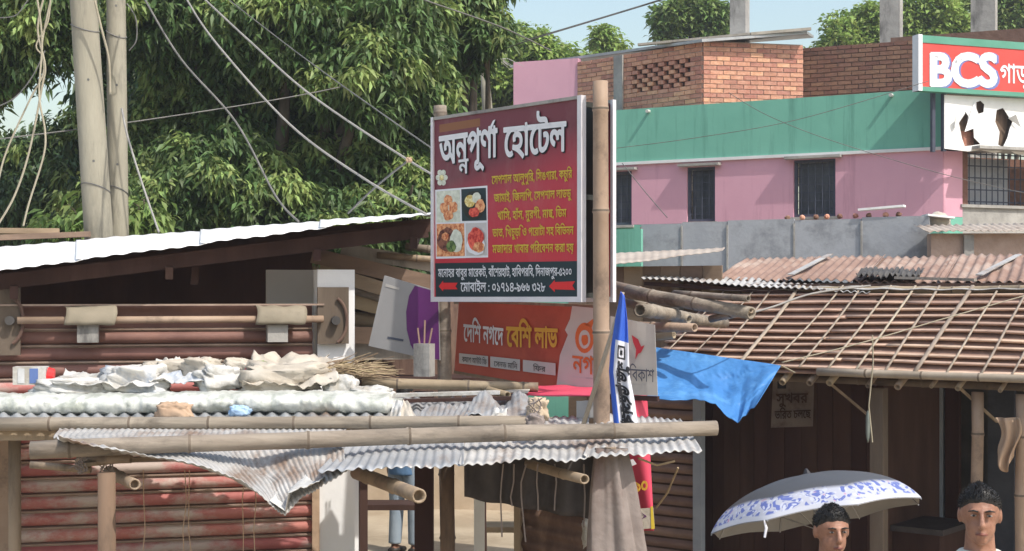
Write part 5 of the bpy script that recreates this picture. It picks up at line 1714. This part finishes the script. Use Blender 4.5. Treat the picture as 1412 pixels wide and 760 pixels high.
mb = MB(); mb.grid(wrap, 64, 40); mb.build('cloth', 'cloth_grey', wc, smooth=True)
for i, (a, b_) in enumerate((((905, 700, 8.3), (935, 645, 8.0)), ((880, 632, 7.7), (930, 636, 7.9)))):
    mb = MB(); mb.tube([U(*a), U(*a).lerp(U(*b_), .5) + Vector((0, 0, -.03)), U(*b_)], .006, 5)
    tag(mb.build('twig', 'straw', None), ['thin dry twig leaning by the brown shutter', 'thin stick under the end of the scalloped tin'][i], 'twig')
lump('white_bag', 'plastic_white', 'small white bag hanging beside the wrapped post', 'bag', U(810, 735, 8.2), .03, .03, .08, 3.3)

# ================================================================ UTILITY POLES
for (top, bot, w0, w1, Y, lab) in (((115, 0), (136, 322), 36, 39, 13.6, 'thick leaning concrete utility pole behind the white roof'), ((160, 0), (163, 322), 25, 29, 13.9, 'slimmer upright concrete utility pole beside the leaning one')):
    a, b_ = U(*bot, Y), U(*top, Y)
    d = (b_ - a) / (b_.z - a.z)
    lo, hi = a - d * a.z, a + d * (8.4 - a.z)
    t = thing('utility_pole', lab, 'utility pole', lo, 0, 'concrete poles behind the white roof')
    r0, r1 = w1 / FPX * Y / 2 * 1.1, w0 / FPX * Y / 2 * .9
    mb = MB(); mb.tube([lo.lerp(hi, k / 8) for k in range(9)], [lerp(r0, r1, k / 8) for k in range(9)], 20); mb.build('shaft', 'concrete_pole', t, smooth=True)
    for k in range(6):
        p = lo.lerp(hi, .36 + k * .09)
        rr_ = lerp(r0, r1, .36 + k * .09)
        mb = MB(); mb.tube([p + Vector((.25 * rr_, -rr_ * .98, 0)), p + Vector((.25 * rr_, -rr_ * .93, 0))], .012, 8); mb.build('bolt_hole', 'wire_dark', t)
    for k in (.42, .60, .74):
        p = lo.lerp(hi, k); rr_ = lerp(r0, r1, k) + .004
        mb = MB(); mb.tube([p + Vector((math.cos(x) * rr_, math.sin(x) * rr_, .05 * math.sin(x + k * 9))) for x in [q * math.pi / 10 for q in range(21)]], .006, 5); mb.build('wire_tie', 'wire_dark', t)

# ================================================================ WIRES
def smooth_path(pts, n=8):
    out = []
    P = [pts[0]] + pts + [pts[-1]]
    for i in range(1, len(P) - 2):
        for k in range(n):
            t = k / n
            out.append(.5 * ((2 * P[i]) + (P[i + 1] - P[i - 1]) * t + (2 * P[i - 1] - 5 * P[i] + 4 * P[i + 1] - P[i + 2]) * t * t + (3 * P[i] - P[i - 1] - 3 * P[i + 1] + P[i + 2]) * t ** 3))
    out.append(pts[-1])
    return out
WIRES = [([(240, -40), (258, 0), (300, 62), (400, 172), (500, 245), (592, 298)], 13.0, 10.5, 1.5, 'wire_pale', 'heavy pale cable sagging down to the roof end by the sign'),
         ([(240, -40), (283, 0), (350, 62), (430, 132), (560, 219), (640, 265)], 13.2, 10.6, 1.4, 'wire_pale', 'pale cable running to the top of the main sign'),
         ([(190, -20), (200, 0), (250, 82), (325, 168), (380, 270), (412, 306)], 13.6, 12.5, 1.5, 'wire_dark', 'dark cable dropping from the poles onto the white roof'),
         ([(-20, 194), (170, 170), (400, 134), (560, 100), (600, 92)], 13.0, 17.6, .9, 'wire_dark', 'thin wire crossing level in front of both poles'),
         ([(290, -20), (380, 50), (440, 95), (520, 152), (606, 212)], 14.5, 9.8, .8, 'wire_dark', 'faint thin wire low against the mango leaves'),
         ([(480, 294), (520, 256), (566, 219)], 12, 10.8, 1.4, 'wire_dark', 'short slanting stay tied to the sign cable'),
         ([(560, -12), (585, 0), (690, 37), (760, 70)], 14, 16, 1.0, 'wire_dark', 'wire passing over the sign towards the brick room'),
         ([(700, 66), (735, 54), (925, -4), (960, -20)], 18, 16, .8, 'wire_dark', 'lower of two wires crossing the open sky'),
         ([(720, 56), (770, 42), (915, -2), (940, -14)], 18, 16, .7, 'wire_dark', 'upper of two wires crossing the open sky'),
         ([(168, 150), (176, 188), (195, 250), (219, 320)], 13.4, 12.8, 1.5, 'wire_pale', 'pale cable slanting from the slim pole to the white roof'),
         ([(128, -10), (140, 40), (150, 82), (152, 130)], 13.3, 13.5, 1.6, 'cable_tan', 'tan cable looped between the two poles'),
         ([(175, 5), (187, 25), (188, 55), (178, 70)], 13.5, 13.6, .9, 'wire_dark', 'small wire loop beside the slim pole'),
         ([(72, -10), (58, 60), (60, 100), (40, 140), (5, 220), (-10, 300)], 12.6, 12.6, 1.3, 'cable_tan', 'thinnest of the tan cables hanging beside the thick pole'),
         ([(62, -10), (52, 40), (62, 90), (58, 120), (40, 210), (20, 270), (-4, 312)], 12.5, 12.5, 1.5, 'cable_tan', 'thicker tan cable swinging down past the roof plank ends'),
         ([(50, -10), (58, 55), (54, 130), (62, 180), (60, 215), (40, 280), (32, 312)], 12.4, 12.4, 1.4, 'cable_tan', 'tan cable hanging to the plank end'),
         ([(-10, 150), (20, 135), (45, 105), (62, 70)], 12.6, 12.6, .9, 'wire_dark', 'thin wire drooping across the sky gap'),
         ([(-10, 25), (20, 22), (35, 5), (45, -10)], 12.6, 12.6, .8, 'wire_dark', 'thin wire in the top corner by the leaves'),
         ([(70, -10), (66, 30), (50, 62), (58, 75)], 12.4, 12.4, 1.1, 'cable_tan', 'kinked tan cable end above the sky gap'),
         ([(1005, 128), (1060, 160), (1150, 195), (1300, 240), (1420, 268)], 22.5, 21, .5, 'wire_dark', 'thin wire slanting across the green and pink facade'),
         ([(845, 205), (960, 190), (1100, 165), (1280, 112)], 22.8, 21.5, .5, 'wire_dark', 'thin wire rising across the green parapet'),
         ([(858, 225), (890, 265), (920, 300)], 19, 17.5, .6, 'wire_dark', 'short wire dropping across the pink wall to the fence'),
         ([(1000, 440), (1060, 425), (1120, 405), (1200, 394)], 9.2, 9.9, 1.5, 'wire_pale', 'pale cord lying over the upper strip roof'),
         ([(1078, 500), (1180, 475), (1300, 440), (1412, 408), (1440, 400)], 9.2, 9.4, .9, 'cable_tan', 'thin cord stretched over the strip roof battens')]
for pts, Y0, Y1, wpx, mt, lab in WIRES:
    n = len(pts) - 1
    P = smooth_path([U(p[0], p[1], lerp(Y0, Y1, i / n)) for i, p in enumerate(pts)])
    mb = MB(); mb.tube(P, wpx / FPX * (Y0 + Y1) / 2, 6)
    tag(mb.build('cable', mt, None, smooth=True), lab, 'cable')
lump('cable_clamp', 'cloth_tan', 'small pinkish clamp where the stay meets the sign cable', 'clamp', U(564, 221, 10.8), .02, .02, .02, 1.0)

# ================================================================ TREES
def CL(lst, Y):
    out = []
    for q in lst:
        px, py, r = q[:3]
        YY = Y + (q[3] if len(q) > 3 else 0)
        p = U(px, py, YY)
        out.append(((p.x, p.y, p.z), r / FPX * YY))
    return out
main = [(245, 20, 80), (330, -10, 95, .4), (400, 40, 85, -.6), (470, 20, 90, -.3), (545, 40, 80, -.4), (500, 110, 75, -.8), (570, 130, 62, 0), (420, 140, 95, .8), (330, 110, 80, .5), (265, 120, 75, .8),
        (230, 215, 80, .6), (300, 250, 85, -.6), (380, 220, 80, .7), (390, 290, 70, -.7), (460, 250, 85, .3), (540, 230, 75, .2), (560, 290, 60, -.4), (470, 310, 60, -.8), (240, 300, 70, -.8), (180, 270, 60, 0),
        (400, -100, 110, .4), (270, -90, 90, .6), (540, -60, 90, .4), (330, 330, 70, 0)]
make_tree('large dark mango tree filling the sky behind the white roof', (-2.6, 18.2, 0), CL(main, 17.2), 'leaf_mango', 1, density=40, k=19, length=.165, width=.044, trunk_r=.32, tips=10)
make_tree('rounded dark mango standing between the large mango and the brick room', (-.3, 20.5, 0), CL([(640, 10, 52), (672, 45, 34, -.3), (620, 55, 38), (655, -40, 55), (655, 70, 30)], 19.5), 'leaf_mango', 2, tips=6, density=34, k=18, length=.165, width=.044, trunk_r=.18)
make_tree('mango boughs hanging above the patch of sky beside the thick pole', (-9.2, 17.5, 0), CL([(25, 40, 62), (70, 10, 55), (30, 85, 34), (80, 68, 38, .2), (-30, 60, 70), (40, -50, 90), (-40, 130, 40)], 16.4), 'leaf_mango', 3, fork_t=.85, tips=7, density=30, k=18, length=.165, width=.044, trunk_r=.25)
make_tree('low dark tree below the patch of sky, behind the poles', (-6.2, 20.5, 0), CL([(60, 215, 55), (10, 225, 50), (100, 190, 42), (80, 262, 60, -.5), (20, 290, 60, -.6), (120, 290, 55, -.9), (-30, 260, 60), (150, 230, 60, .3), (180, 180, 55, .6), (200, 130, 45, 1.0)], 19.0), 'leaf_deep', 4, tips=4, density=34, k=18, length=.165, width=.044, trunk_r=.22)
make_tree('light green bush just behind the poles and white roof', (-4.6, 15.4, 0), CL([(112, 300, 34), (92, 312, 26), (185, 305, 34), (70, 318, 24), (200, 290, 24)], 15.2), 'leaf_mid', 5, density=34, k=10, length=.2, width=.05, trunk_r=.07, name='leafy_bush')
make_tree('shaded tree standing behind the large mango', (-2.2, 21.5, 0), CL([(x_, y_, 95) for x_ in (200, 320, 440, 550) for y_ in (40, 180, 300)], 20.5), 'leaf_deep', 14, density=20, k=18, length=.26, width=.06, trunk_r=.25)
make_tree('dark tree behind the far end of the white roof', (-10.5, 20.5, 0), CL([(-130, 200, 80), (-240, 180, 90), (-180, 90, 90), (-320, 240, 80), (-120, 290, 70), (-260, 310, 80), (-400, 280, 80), (-330, 130, 80)], 20), 'leaf_mango', 21, density=26, k=16, length=.18, width=.042, trunk_r=.22, tips=5)
FAR = 'sunlit trees far behind the buildings'
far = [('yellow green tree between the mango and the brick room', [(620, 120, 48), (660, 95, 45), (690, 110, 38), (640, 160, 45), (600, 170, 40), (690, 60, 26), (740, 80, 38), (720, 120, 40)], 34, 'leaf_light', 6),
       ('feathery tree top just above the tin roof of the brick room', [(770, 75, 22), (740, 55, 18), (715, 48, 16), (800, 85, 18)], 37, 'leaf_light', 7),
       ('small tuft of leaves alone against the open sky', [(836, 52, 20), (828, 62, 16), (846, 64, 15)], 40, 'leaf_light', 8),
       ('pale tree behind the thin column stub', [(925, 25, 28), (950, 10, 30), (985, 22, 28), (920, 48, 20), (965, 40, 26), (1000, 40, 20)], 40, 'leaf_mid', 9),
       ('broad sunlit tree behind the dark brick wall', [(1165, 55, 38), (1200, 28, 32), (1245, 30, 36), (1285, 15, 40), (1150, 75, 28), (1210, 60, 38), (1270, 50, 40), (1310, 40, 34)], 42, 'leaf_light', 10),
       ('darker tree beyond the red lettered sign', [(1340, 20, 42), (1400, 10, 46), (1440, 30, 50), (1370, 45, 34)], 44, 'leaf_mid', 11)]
for lab, cl_, Y, mt, sd in far:
    c = CL(cl_, Y)
    bx = sum(q[0][0] for q in c) / len(c)
    make_tree(lab, (bx, Y + .3, 0), c, mt, sd, density=42, k=10, length=.20, width=.095, droop=(-25, 60), trunk_r=.16, group=FAR, name='leafy_tree', clr=.2)
# bare pole between the far trees
t = thing('bare_trunk', 'pale bare trunk with dry fronds between mango and pink wall', 'tree', (U(669, 100, 27).x, 27, 0))
a, b_ = U(672, 150, 27), U(667, 85, 27)
mb = MB(); mb.tube([(a.x, 27, 0), a, b_], [.12, .10, .07], 10); mb.build('trunk', 'concrete_pole', t, smooth=True)
rs_ = random.Random(9)
mb = MB()
for i in range(60):
    an = rs_.uniform(0, 6.28); L = rs_.uniform(.3, .75)
    c = b_ + Vector((math.cos(an) * L, math.sin(an) * L, rs_.uniform(-.1, .35)))
    mb.tube([b_, b_.lerp(c, .6) + Vector((0, 0, .08)), c - Vector((0, 0, .05))], [.012, .008, .003], 4, cap=False)
mb.build('crown', 'banner_dull', t)

# ================================================================ UMBRELLA
def umb_mats():
    m = bpy.data.materials.new('umbrella_cloth'); MATS['umb_cloth'] = m
    m.use_nodes = True
    N, L = m.node_tree.nodes, m.node_tree.links
    b = N['Principled BSDF']; b.inputs['Roughness'].default_value = .5
    uv = N.new('ShaderNodeUVMap'); uv.uv_map = 'pattern'
    sp = N.new('ShaderNodeSeparateXYZ'); L.new(uv.outputs[0], sp.inputs[0])
    tc = N.new('ShaderNodeTexCoord')
    def vor(scale, feat='F1'):
        v = N.new('ShaderNodeTexVoronoi'); v.inputs['Scale'].default_value = scale; v.feature = feat
        nzz = N.new('ShaderNodeTexNoise'); nzz.inputs['Scale'].default_value = 9
        mxx = N.new('ShaderNodeMix'); mxx.data_type = 'VECTOR'; mxx.inputs['Factor'].default_value = .12
        L.new(tc.outputs['Object'], nzz.inputs['Vector']); L.new(tc.outputs['Object'], mxx.inputs['A']); L.new(nzz.outputs['Color'], mxx.inputs['B'])
        L.new(mxx.outputs['Result'], v.inputs['Vector']); return v
    def ramp(src, p0, p1, c0, c1):
        r = N.new('ShaderNodeValToRGB'); r.color_ramp.elements[0].position = p0; r.color_ramp.elements[1].position = p1
        r.color_ramp.elements[0].color = (*c0, 1); r.color_ramp.elements[1].color = (*c1, 1); L.new(src, r.inputs[0]); return r.outputs[0]
    def mix(f, a, c):
        x = N.new('ShaderNodeMix'); x.data_type = 'RGBA'; L.new(f, x.inputs['Factor'])
        for s, k in ((a, 'A'), (c, 'B')):
            if isinstance(s, tuple): x.inputs[k].default_value = (*s, 1)
            else: L.new(s, x.inputs[k])
        return x.outputs['Result']
    v1 = vor(34); v2 = vor(52); v3 = vor(20)
    flowers = ramp(v1.outputs['Distance'], .44, .52, (1, 1, 1), (0, 0, 0))
    petals = ramp(v2.outputs['Distance'], .30, .38, (1, 1, 1), (0, 0, 0))
    pinks = ramp(v3.outputs['Distance'], .12, .18, (1, 1, 1), (0, 0, 0))
    c = mix(flowers, (.38, .39, .45), (.10, .13, .34))
    c = mix(petals, c, (.44, .46, .56))
    c = mix(pinks, c, (.42, .25, .34))
    band = ramp(sp.outputs['X'], .68, .74, (0, 0, 0), (1, 1, 1))
    c = mix(band, (.06, .06, .064), c)
    edge = ramp(sp.outputs['X'], .93, .95, (0, 0, 0), (1, 1, 1))
    c = mix(edge, c, (.42, .43, .48))
    L.new(c, b.inputs['Base Color'])
umb_mats()
UY = 6.75
apex = U(1113, 655, UY + .05)
um = thing('open_umbrella', 'open umbrella with blue flowers on white below a grey crown', 'umbrella', (apex.x, apex.y, 1.0))
UR = .515
tilt = Matrix.Rotation(RAD(-9), 4, 'Y') @ Matrix.Rotation(RAD(-14), 4, 'X') @ Matrix.Rotation(RAD(11), 4, 'Z')
UMm = Matrix.Translation(apex) @ tilt
def can(u, v, drop=0.0):
    """u round the canopy (8 gores), v from apex to edge"""
    a = u * 2 * math.pi
    k = (u * 8) % 1.0
    s = 1 - math.cos((k - .5) * math.pi) if False else math.sin(math.pi * k)
    r = UR * math.sin(v * 1.22) / math.sin(1.22) * (1 - .075 * s * v)
    z = -.205 * (1 - math.cos(v * 1.22)) / (1 - math.cos(1.22)) + .018 * s * v * (1 - .3 * v) - drop
    return UMm @ Vector((r * math.cos(a), r * math.sin(a), z))
nu, nv = 64, 18
for nm, mt, dr in (('canopy', 'umb_cloth', 0), ('lining', 'umb_silver', .004)):
    mb = MB(); mb.grid(lambda u, v: can(u, v, dr), nu, nv)
    o = mb.build(nm, mt, um, smooth=True)
    if nm == 'canopy':
        ul = o.data.uv_layers.new(name='pattern')
        for poly in o.data.polygons:
            for li in poly.loop_indices:
                vi = o.data.loops[li].vertex_index
                ul.data[li].uv = ((vi // (nu + 1)) / nv, (vi % (nu + 1)) / nu)
for k in range(8):
    mb = MB(); mb.tube([can(k / 8, .02 + .98 * j / 8, .008) for j in range(9)], .0028, 5); rib = mb.build('rib', 'umb_rib', um)
    a = k / 4 * math.pi
    mb = MB(); mb.tube([can(k / 8, .55, .010), UMm @ Vector((0, 0, -.26))], .002, 5); mb.build('stretcher', 'umb_rib', rib)
mb = MB(); mb.tube([UMm @ Vector((0, 0, .01)), UMm @ Vector((0, 0, -.72))], .006, 8); mb.build('shaft', 'umb_rib', um)
mb = MB(); mb.tube([UMm @ Vector((0, 0, .0)), UMm @ Vector((0, 0, .02)), UMm @ Vector((0, 0, .03))], [.022, .012, .006], 8); mb.build('ferrule', 'print_black', um)
mb = MB(); mb.tube([UMm @ Vector((0, 0, -.68)), UMm @ Vector((0, 0, -.80))], .014, 10); mb.build('handle', 'print_black', um)
e0 = can(.62, 1.0); mb = MB(); mb.tube([e0, e0 + Vector((.008, -.005, -.035)), e0 + Vector((.0, -.008, -.075))], [.004, .007, .005], 6); mb.build('tie_strap', 'flag_white', um)

# ================================================================ PEOPLE
def fused(name, mat, parent, mb, voxel=.008, sm=3, Mw=None):
    me = bpy.data.meshes.new(name)
    me.from_pydata([v for v in mb.v], [], mb.f)
    bm = bmesh.new(); bm.from_mesh(me); bmesh.ops.recalc_face_normals(bm, faces=bm.faces); bm.to_mesh(me); bm.free()
    o = newobj(name + '_source', me)
    md = o.modifiers.new('r', 'REMESH'); md.mode = 'VOXEL'; md.voxel_size = voxel
    if sm:
        m2 = o.modifiers.new('s', 'SMOOTH'); m2.iterations = sm; m2.factor = .5
    dg = bpy.context.evaluated_depsgraph_get(); dg.update()
    me2 = bpy.data.meshes.new_from_object(o.evaluated_get(dg))
    bpy.data.objects.remove(o)
    me2.name = name
    me2.materials.clear(); me2.materials.append(MATS[mat])
    me2.polygons.foreach_set('use_smooth', [True] * len(me2.polygons))
    if Mw is not None:
        me2.transform(wm(parent).inverted() @ Mw)
    o2 = newobj(name, me2, parent)
    return o2

def arm_chain(sh, el, wr):
    return [Vector(sh), Vector(el), Vector(wr)]

def person(label, loc, heading, H, arms, shirt, trousers, voxel=.008, stride=.1, hairlen=0.0, head_turn=0):
    """faces local -y; arms: per side (elbow, wrist, fist)"""
    s = H / 1.70
    Mw = Matrix.Translation(loc) @ Matrix.Rotation(RAD(heading), 4, 'Z') @ Matrix.Scale(s, 4)
    t = thing('person', label, 'person', loc, heading)
    b = MB()
    rings = [(.84, .13, .10), (.92, .165, .115), (1.02, .155, .108), (1.12, .148, .102), (1.24, .165, .112), (1.34, .175, .11), (1.405, .15, .092), (1.44, .09, .075), (1.47, .058, .06), (1.53, .054, .058), (1.57, .05, .055)]
    def loft(mb, rg, n=20, cy=0):
        vs, fs = [], []
        for z, rx, ry in rg:
            for k in range(n):
                a = 2 * math.pi * k / n
                vs.append((rx * math.cos(a), cy + ry * math.sin(a), z))
        for i in range(len(rg) - 1):
            for k in range(n):
                k2 = (k + 1) % n
                fs.append((i * n + k, i * n + k2, (i + 1) * n + k2, (i + 1) * n + k))
        fs.append(tuple(range(n - 1, -1, -1))); m = (len(rg) - 1) * n
        fs.append(tuple(range(m, m + n)))
        mb.add(vs, fs)
    loft(b, rings)
    hc = Vector((0, -.016, 1.607))
    b.ball(hc + Vector((0, .012, .018)), .076, .092, .090, 20, 14)
    b.ball(hc + Vector((0, -.018, -.045)), .056, .066, .068, 16, 12)           # jaw
    b.ball(hc + Vector((0, -.058, -.092)), .026, .022, .02, 12, 8)              # chin
    b.tube([hc + Vector((0, -.088, .012)), hc + Vector((0, -.106, -.030)), hc + Vector((0, -.096, -.044))], [.009, .015, .014], 8)   # nose
    b.ball(hc + Vector((0, -.080, .022)), .050, .012, .010, 12, 8)              # brow
    b.ball(hc + Vector((0, -.082, -.067)), .022, .010, .010, 10, 8)             # mouth
    for sx in (-1, 1):
        b.ball(hc + Vector((sx * .074, .018, -.008)), .010, .020, .032, 10, 8)  # ear
        hip, kn, an = Vector((sx * .088, 0, .90)), Vector((sx * .10, -.02 + sx * stride * .4, .48)), Vector((sx * .10, sx * stride, .08))
        b.tube([hip, hip.lerp(kn, .5), kn, kn.lerp(an, .35), an], [.088, .072, .052, .052, .036], 14)
        b.tube([an + Vector((0, .05, -.03)), an + Vector((0, -.06, -.035)), an + Vector((0, -.15, -.05))], [.036, .040, .026], 10)
        sh = Vector((sx * .185, 0, 1.385))
        el, wr = Vector(arms[sx][0]), Vector(arms[sx][1])
        fist = arms[sx][2]
        b.tube([Vector((sx * .12, 0, 1.39)), sh, sh.lerp(el, .5), el, el.lerp(wr, .4), wr], [.052, .052, .043, .036, .036, .026], 12)
        d = (wr - el).normalized()
        side = Vector((0, -1, 0)) if abs(d.y) < .8 else Vector((1, 0, 0))
        side = (side - d * side.dot(d)).normalized()
        nrm = d.cross(side)
        palm = wr + d * .045
        b.tube([wr, palm - d * .01, wr + d * .088], [.026, .036, .036], 10, flat=.55)
        for f in range(4):
            base = wr + d * .085 + side * (.030 - .02 * f)
            L = (.072, .080, .075, .060)[f]
            c = 1.0 if fist else .25
            p1 = base + (d * math.cos(c) + nrm * sx * math.sin(c)) * L * .45
            p2 = p1 + (d * math.cos(c * 2.2) + nrm * sx * math.sin(c * 2.2)) * L * .35
            p3 = p2 + (d * math.cos(c * 3.0) + nrm * sx * math.sin(c * 3.0)) * L * .25
            b.tube([base - d * .012, p1, p2, p3], [.0095, .009, .0085, .007], 7)
        tb = wr + d * .03 + side * .028
        t1 = tb + (d * .6 + side * .6 + nrm * sx * .4).normalized() * .035
        b.tube([tb, t1, t1 + (d * .8 + nrm * sx * (.8 if fist else .2)).normalized() * .035], [.013, .011, .009], 7)
    body = fused('body', 'skin_dark', t, b, voxel * .85, 3, Mw)
    # clothing as its own surfaces over the body
    c = MB()
    rg = [(.80, .175, .13), (.90, .182, .132), (1.02, .17, .125), (1.12, .164, .12), (1.24, .18, .128), (1.34, .19, .126), (1.405, .165, .108), (1.445, .10, .088), (1.468, .076, .078)]
    loft(c, rg)
    for sx in (-1, 1):
        sh = Vector((sx * .185, 0, 1.385)); el = Vector(arms[sx][0])
        c.tube([Vector((sx * .10, 0, 1.385)), sh, sh.lerp(el, .45), sh.lerp(el, .8)], [.066, .068, .062, .066], 14)
    fused('shirt', shirt, t, c, voxel, 3, Mw)
    c = MB()
    loft(c, [(.80, .165, .125), (.88, .18, .13), (.98, .172, .124)])
    for sx in (-1, 1):
        hip, kn, an = Vector((sx * .088, 0, .90)), Vector((sx * .10, -.02 + sx * stride * .4, .48)), Vector((sx * .10, sx * stride, .08))
        c.tube([hip, hip.lerp(kn, .5), kn, kn.lerp(an, .5), an.lerp(kn, .05)], [.102, .092, .074, .07, .066], 14)
    fused('trousers', trousers, t, c, voxel, 3, Mw)
    for sx in (-1, 1):
        an = Vector((sx * .10, sx * stride, .08))
        c = MB(); c.tube([an + Vector((0, .06, -.045)), an + Vector((0, -.06, -.045)), an + Vector((0, -.165, -.052))], [.045, .05, .034], 12, flat=.8)
        c.v = [Mw @ v for v in c.v]; c.build('shoe', 'shoe', t, smooth=True)
    # hair: a cap with an uneven lower line
    h = MB()
    vs, fs = [], []
    n, m = 40, 18
    for j in range(m + 1):
        for i in range(n):
            ph = 2 * math.pi * i / n
            fwd = -math.sin(ph)
            lim = lerp(2.05, 1.16, max(0, fwd) ** .7) + .08 * noise.noise((math.cos(ph) * 4, math.sin(ph) * 4, loc[0]))
            if abs(math.cos(ph)) > .8 and abs(fwd) < .5: lim = min(lim, 1.75)
            th = lim * j / m
            d = Vector((math.sin(th) * math.cos(ph), math.sin(th) * math.sin(ph), math.cos(th)))
            k = 1.11 + .05 * noise.noise(d * 4 + Vector((loc[0], 0, 0))) + .025 * noise.noise(d * 14)
            f_ = j / m
            k += .05 * max(0, fwd) * max(0, d.z)
            if f_ > .72: k = lerp(k, .99, ((f_ - .72) / .28) ** 1.5)
            top = .03 * max(0, d.z) ** 2
            vs.append(hc + Vector((0, .012, .018)) + Vector((d.x * .073, d.y * .092, d.z * .088 * (1 + top))) * k)
    for j in range(m):
        for i in range(n):
            i2 = (i + 1) % n
            fs.append((j * n + i, (j + 1) * n + i, (j + 1) * n + i2, j * n + i2))
    h.add([Mw @ v for v in vs], fs)
    rh = random.Random(int(loc[0] * 100))
    for q in range(2600):
        j = int(rh.triangular(0, m - 1, m * .8)); i = rh.randrange(n)
        p0 = vs[j * n + i]
        d = (p0 - hc).normalized()
        dr = (d * .45 + Vector((rh.uniform(-.35, .35), -.35 + rh.uniform(-.35, .35), rh.uniform(-.35, .2)))).normalized()
        L = rh.uniform(.006, .013)
        p0 = p0 - d * .004
        h.tube([Mw @ p0, Mw @ (p0 + dr * L)], [.0014, .0005], 3, cap=False)
    h.build('hair', 'hair', t, smooth=True)
    for sx in (-1, 1):
        e = hc + Vector((sx * .029, -.080, .004))
        c = MB(); c.ball(e, .0115, .007, .0040, 10, 6); c.v = [Mw @ v for v in c.v]; c.build('eye', 'eye_white', t, smooth=True)
        c = MB(); c.ball(e + Vector((0, -.0055, 0)), .0052, .0035, .0042, 8, 6); c.v = [Mw @ v for v in c.v]; c.build('pupil', 'print_black', t, smooth=True)
        c = MB(); c.tube([e + Vector((-sx * .016, -.012, .016)), e + Vector((0, -.015, .021)), e + Vector((sx * .02, -.006, .016))], [.003, .0042, .002], 6); c.v = [Mw @ v for v in c.v]; c.build('eyebrow', 'hair', t, smooth=True)
    c = MB(); c.tube([hc + Vector((-.022, -.084, -.067)), hc + Vector((0, -.0945, -.066)), hc + Vector((.022, -.084, -.067))], [.003, .0065, .003], 8); c.v = [Mw @ v for v in c.v]; c.build('lips', 'lip', t, smooth=True)
    return t

down = {-1: ((-.235, .02, 1.11), (-.235, -.06, .86), False), 1: ((.235, .02, 1.11), (.235, -.06, .86), False)}
p = U(1351, 700, 5.75)
person('bare headed man in a cream shirt walking before the open shop', (p.x, p.y, 0), -14, 1.745, down, 'shirt_cream', 'trousers_dark')
p = U(1146, 735, 6.2)
# the hand that holds the umbrella closes on its shaft
Hh, hd = 1.60, 6
sc = Hh / 1.70
Mi = (Matrix.Translation((p.x, p.y, 0)) @ Matrix.Rotation(RAD(hd), 4, 'Z') @ Matrix.Scale(sc, 4)).inverted()
hold = Mi @ (UMm @ Vector((0, 0, -.70)))
wr = hold + Vector((.03, -.06, -.06))
el = Vector((-.28, .06, 1.08))
person('man in dark shirt sheltering under the flowered umbrella', (p.x, p.y, 0), hd, Hh, {-1: (tuple(el), tuple(wr), True), 1: down[1]}, 'shirt_grey', 'trousers_dark')
p = U(558, 700, 14.2)
person('man in light blue trousers standing in the yard behind the awning', (p.x, p.y, 0), 150, 1.66, down, 'shirt_blue', 'trousers_blue', voxel=.012, stride=.03)

# ================================================================ HAZE
mb = MB(); mb.box((-262, -72, -1), (262, 512, 10.8))
hz = mb.build('haze', 'earth', None, origin=Vector((0, 0, -1)))
hm = bpy.data.materials.new('haze_air')
hm.use_nodes = True
hn = hm.node_tree
hn.nodes.remove(hn.nodes['Principled BSDF'])
pv = hn.nodes.new('ShaderNodeVolumePrincipled')
pv.inputs['Color'].default_value = (.90, .93, 1.0, 1)
pv.inputs['Density'].default_value = .0013
pv.inputs['Anisotropy'].default_value = .2
hn.links.new(pv.outputs[0], hn.nodes['Material Output'].inputs['Volume'])
hz.data.materials.clear()
hz.data.materials.append(hm)
tag(hz, kind='stuff')
hz['label'] = 'thin pale haze over the whole street'
hz['category'] = 'haze'
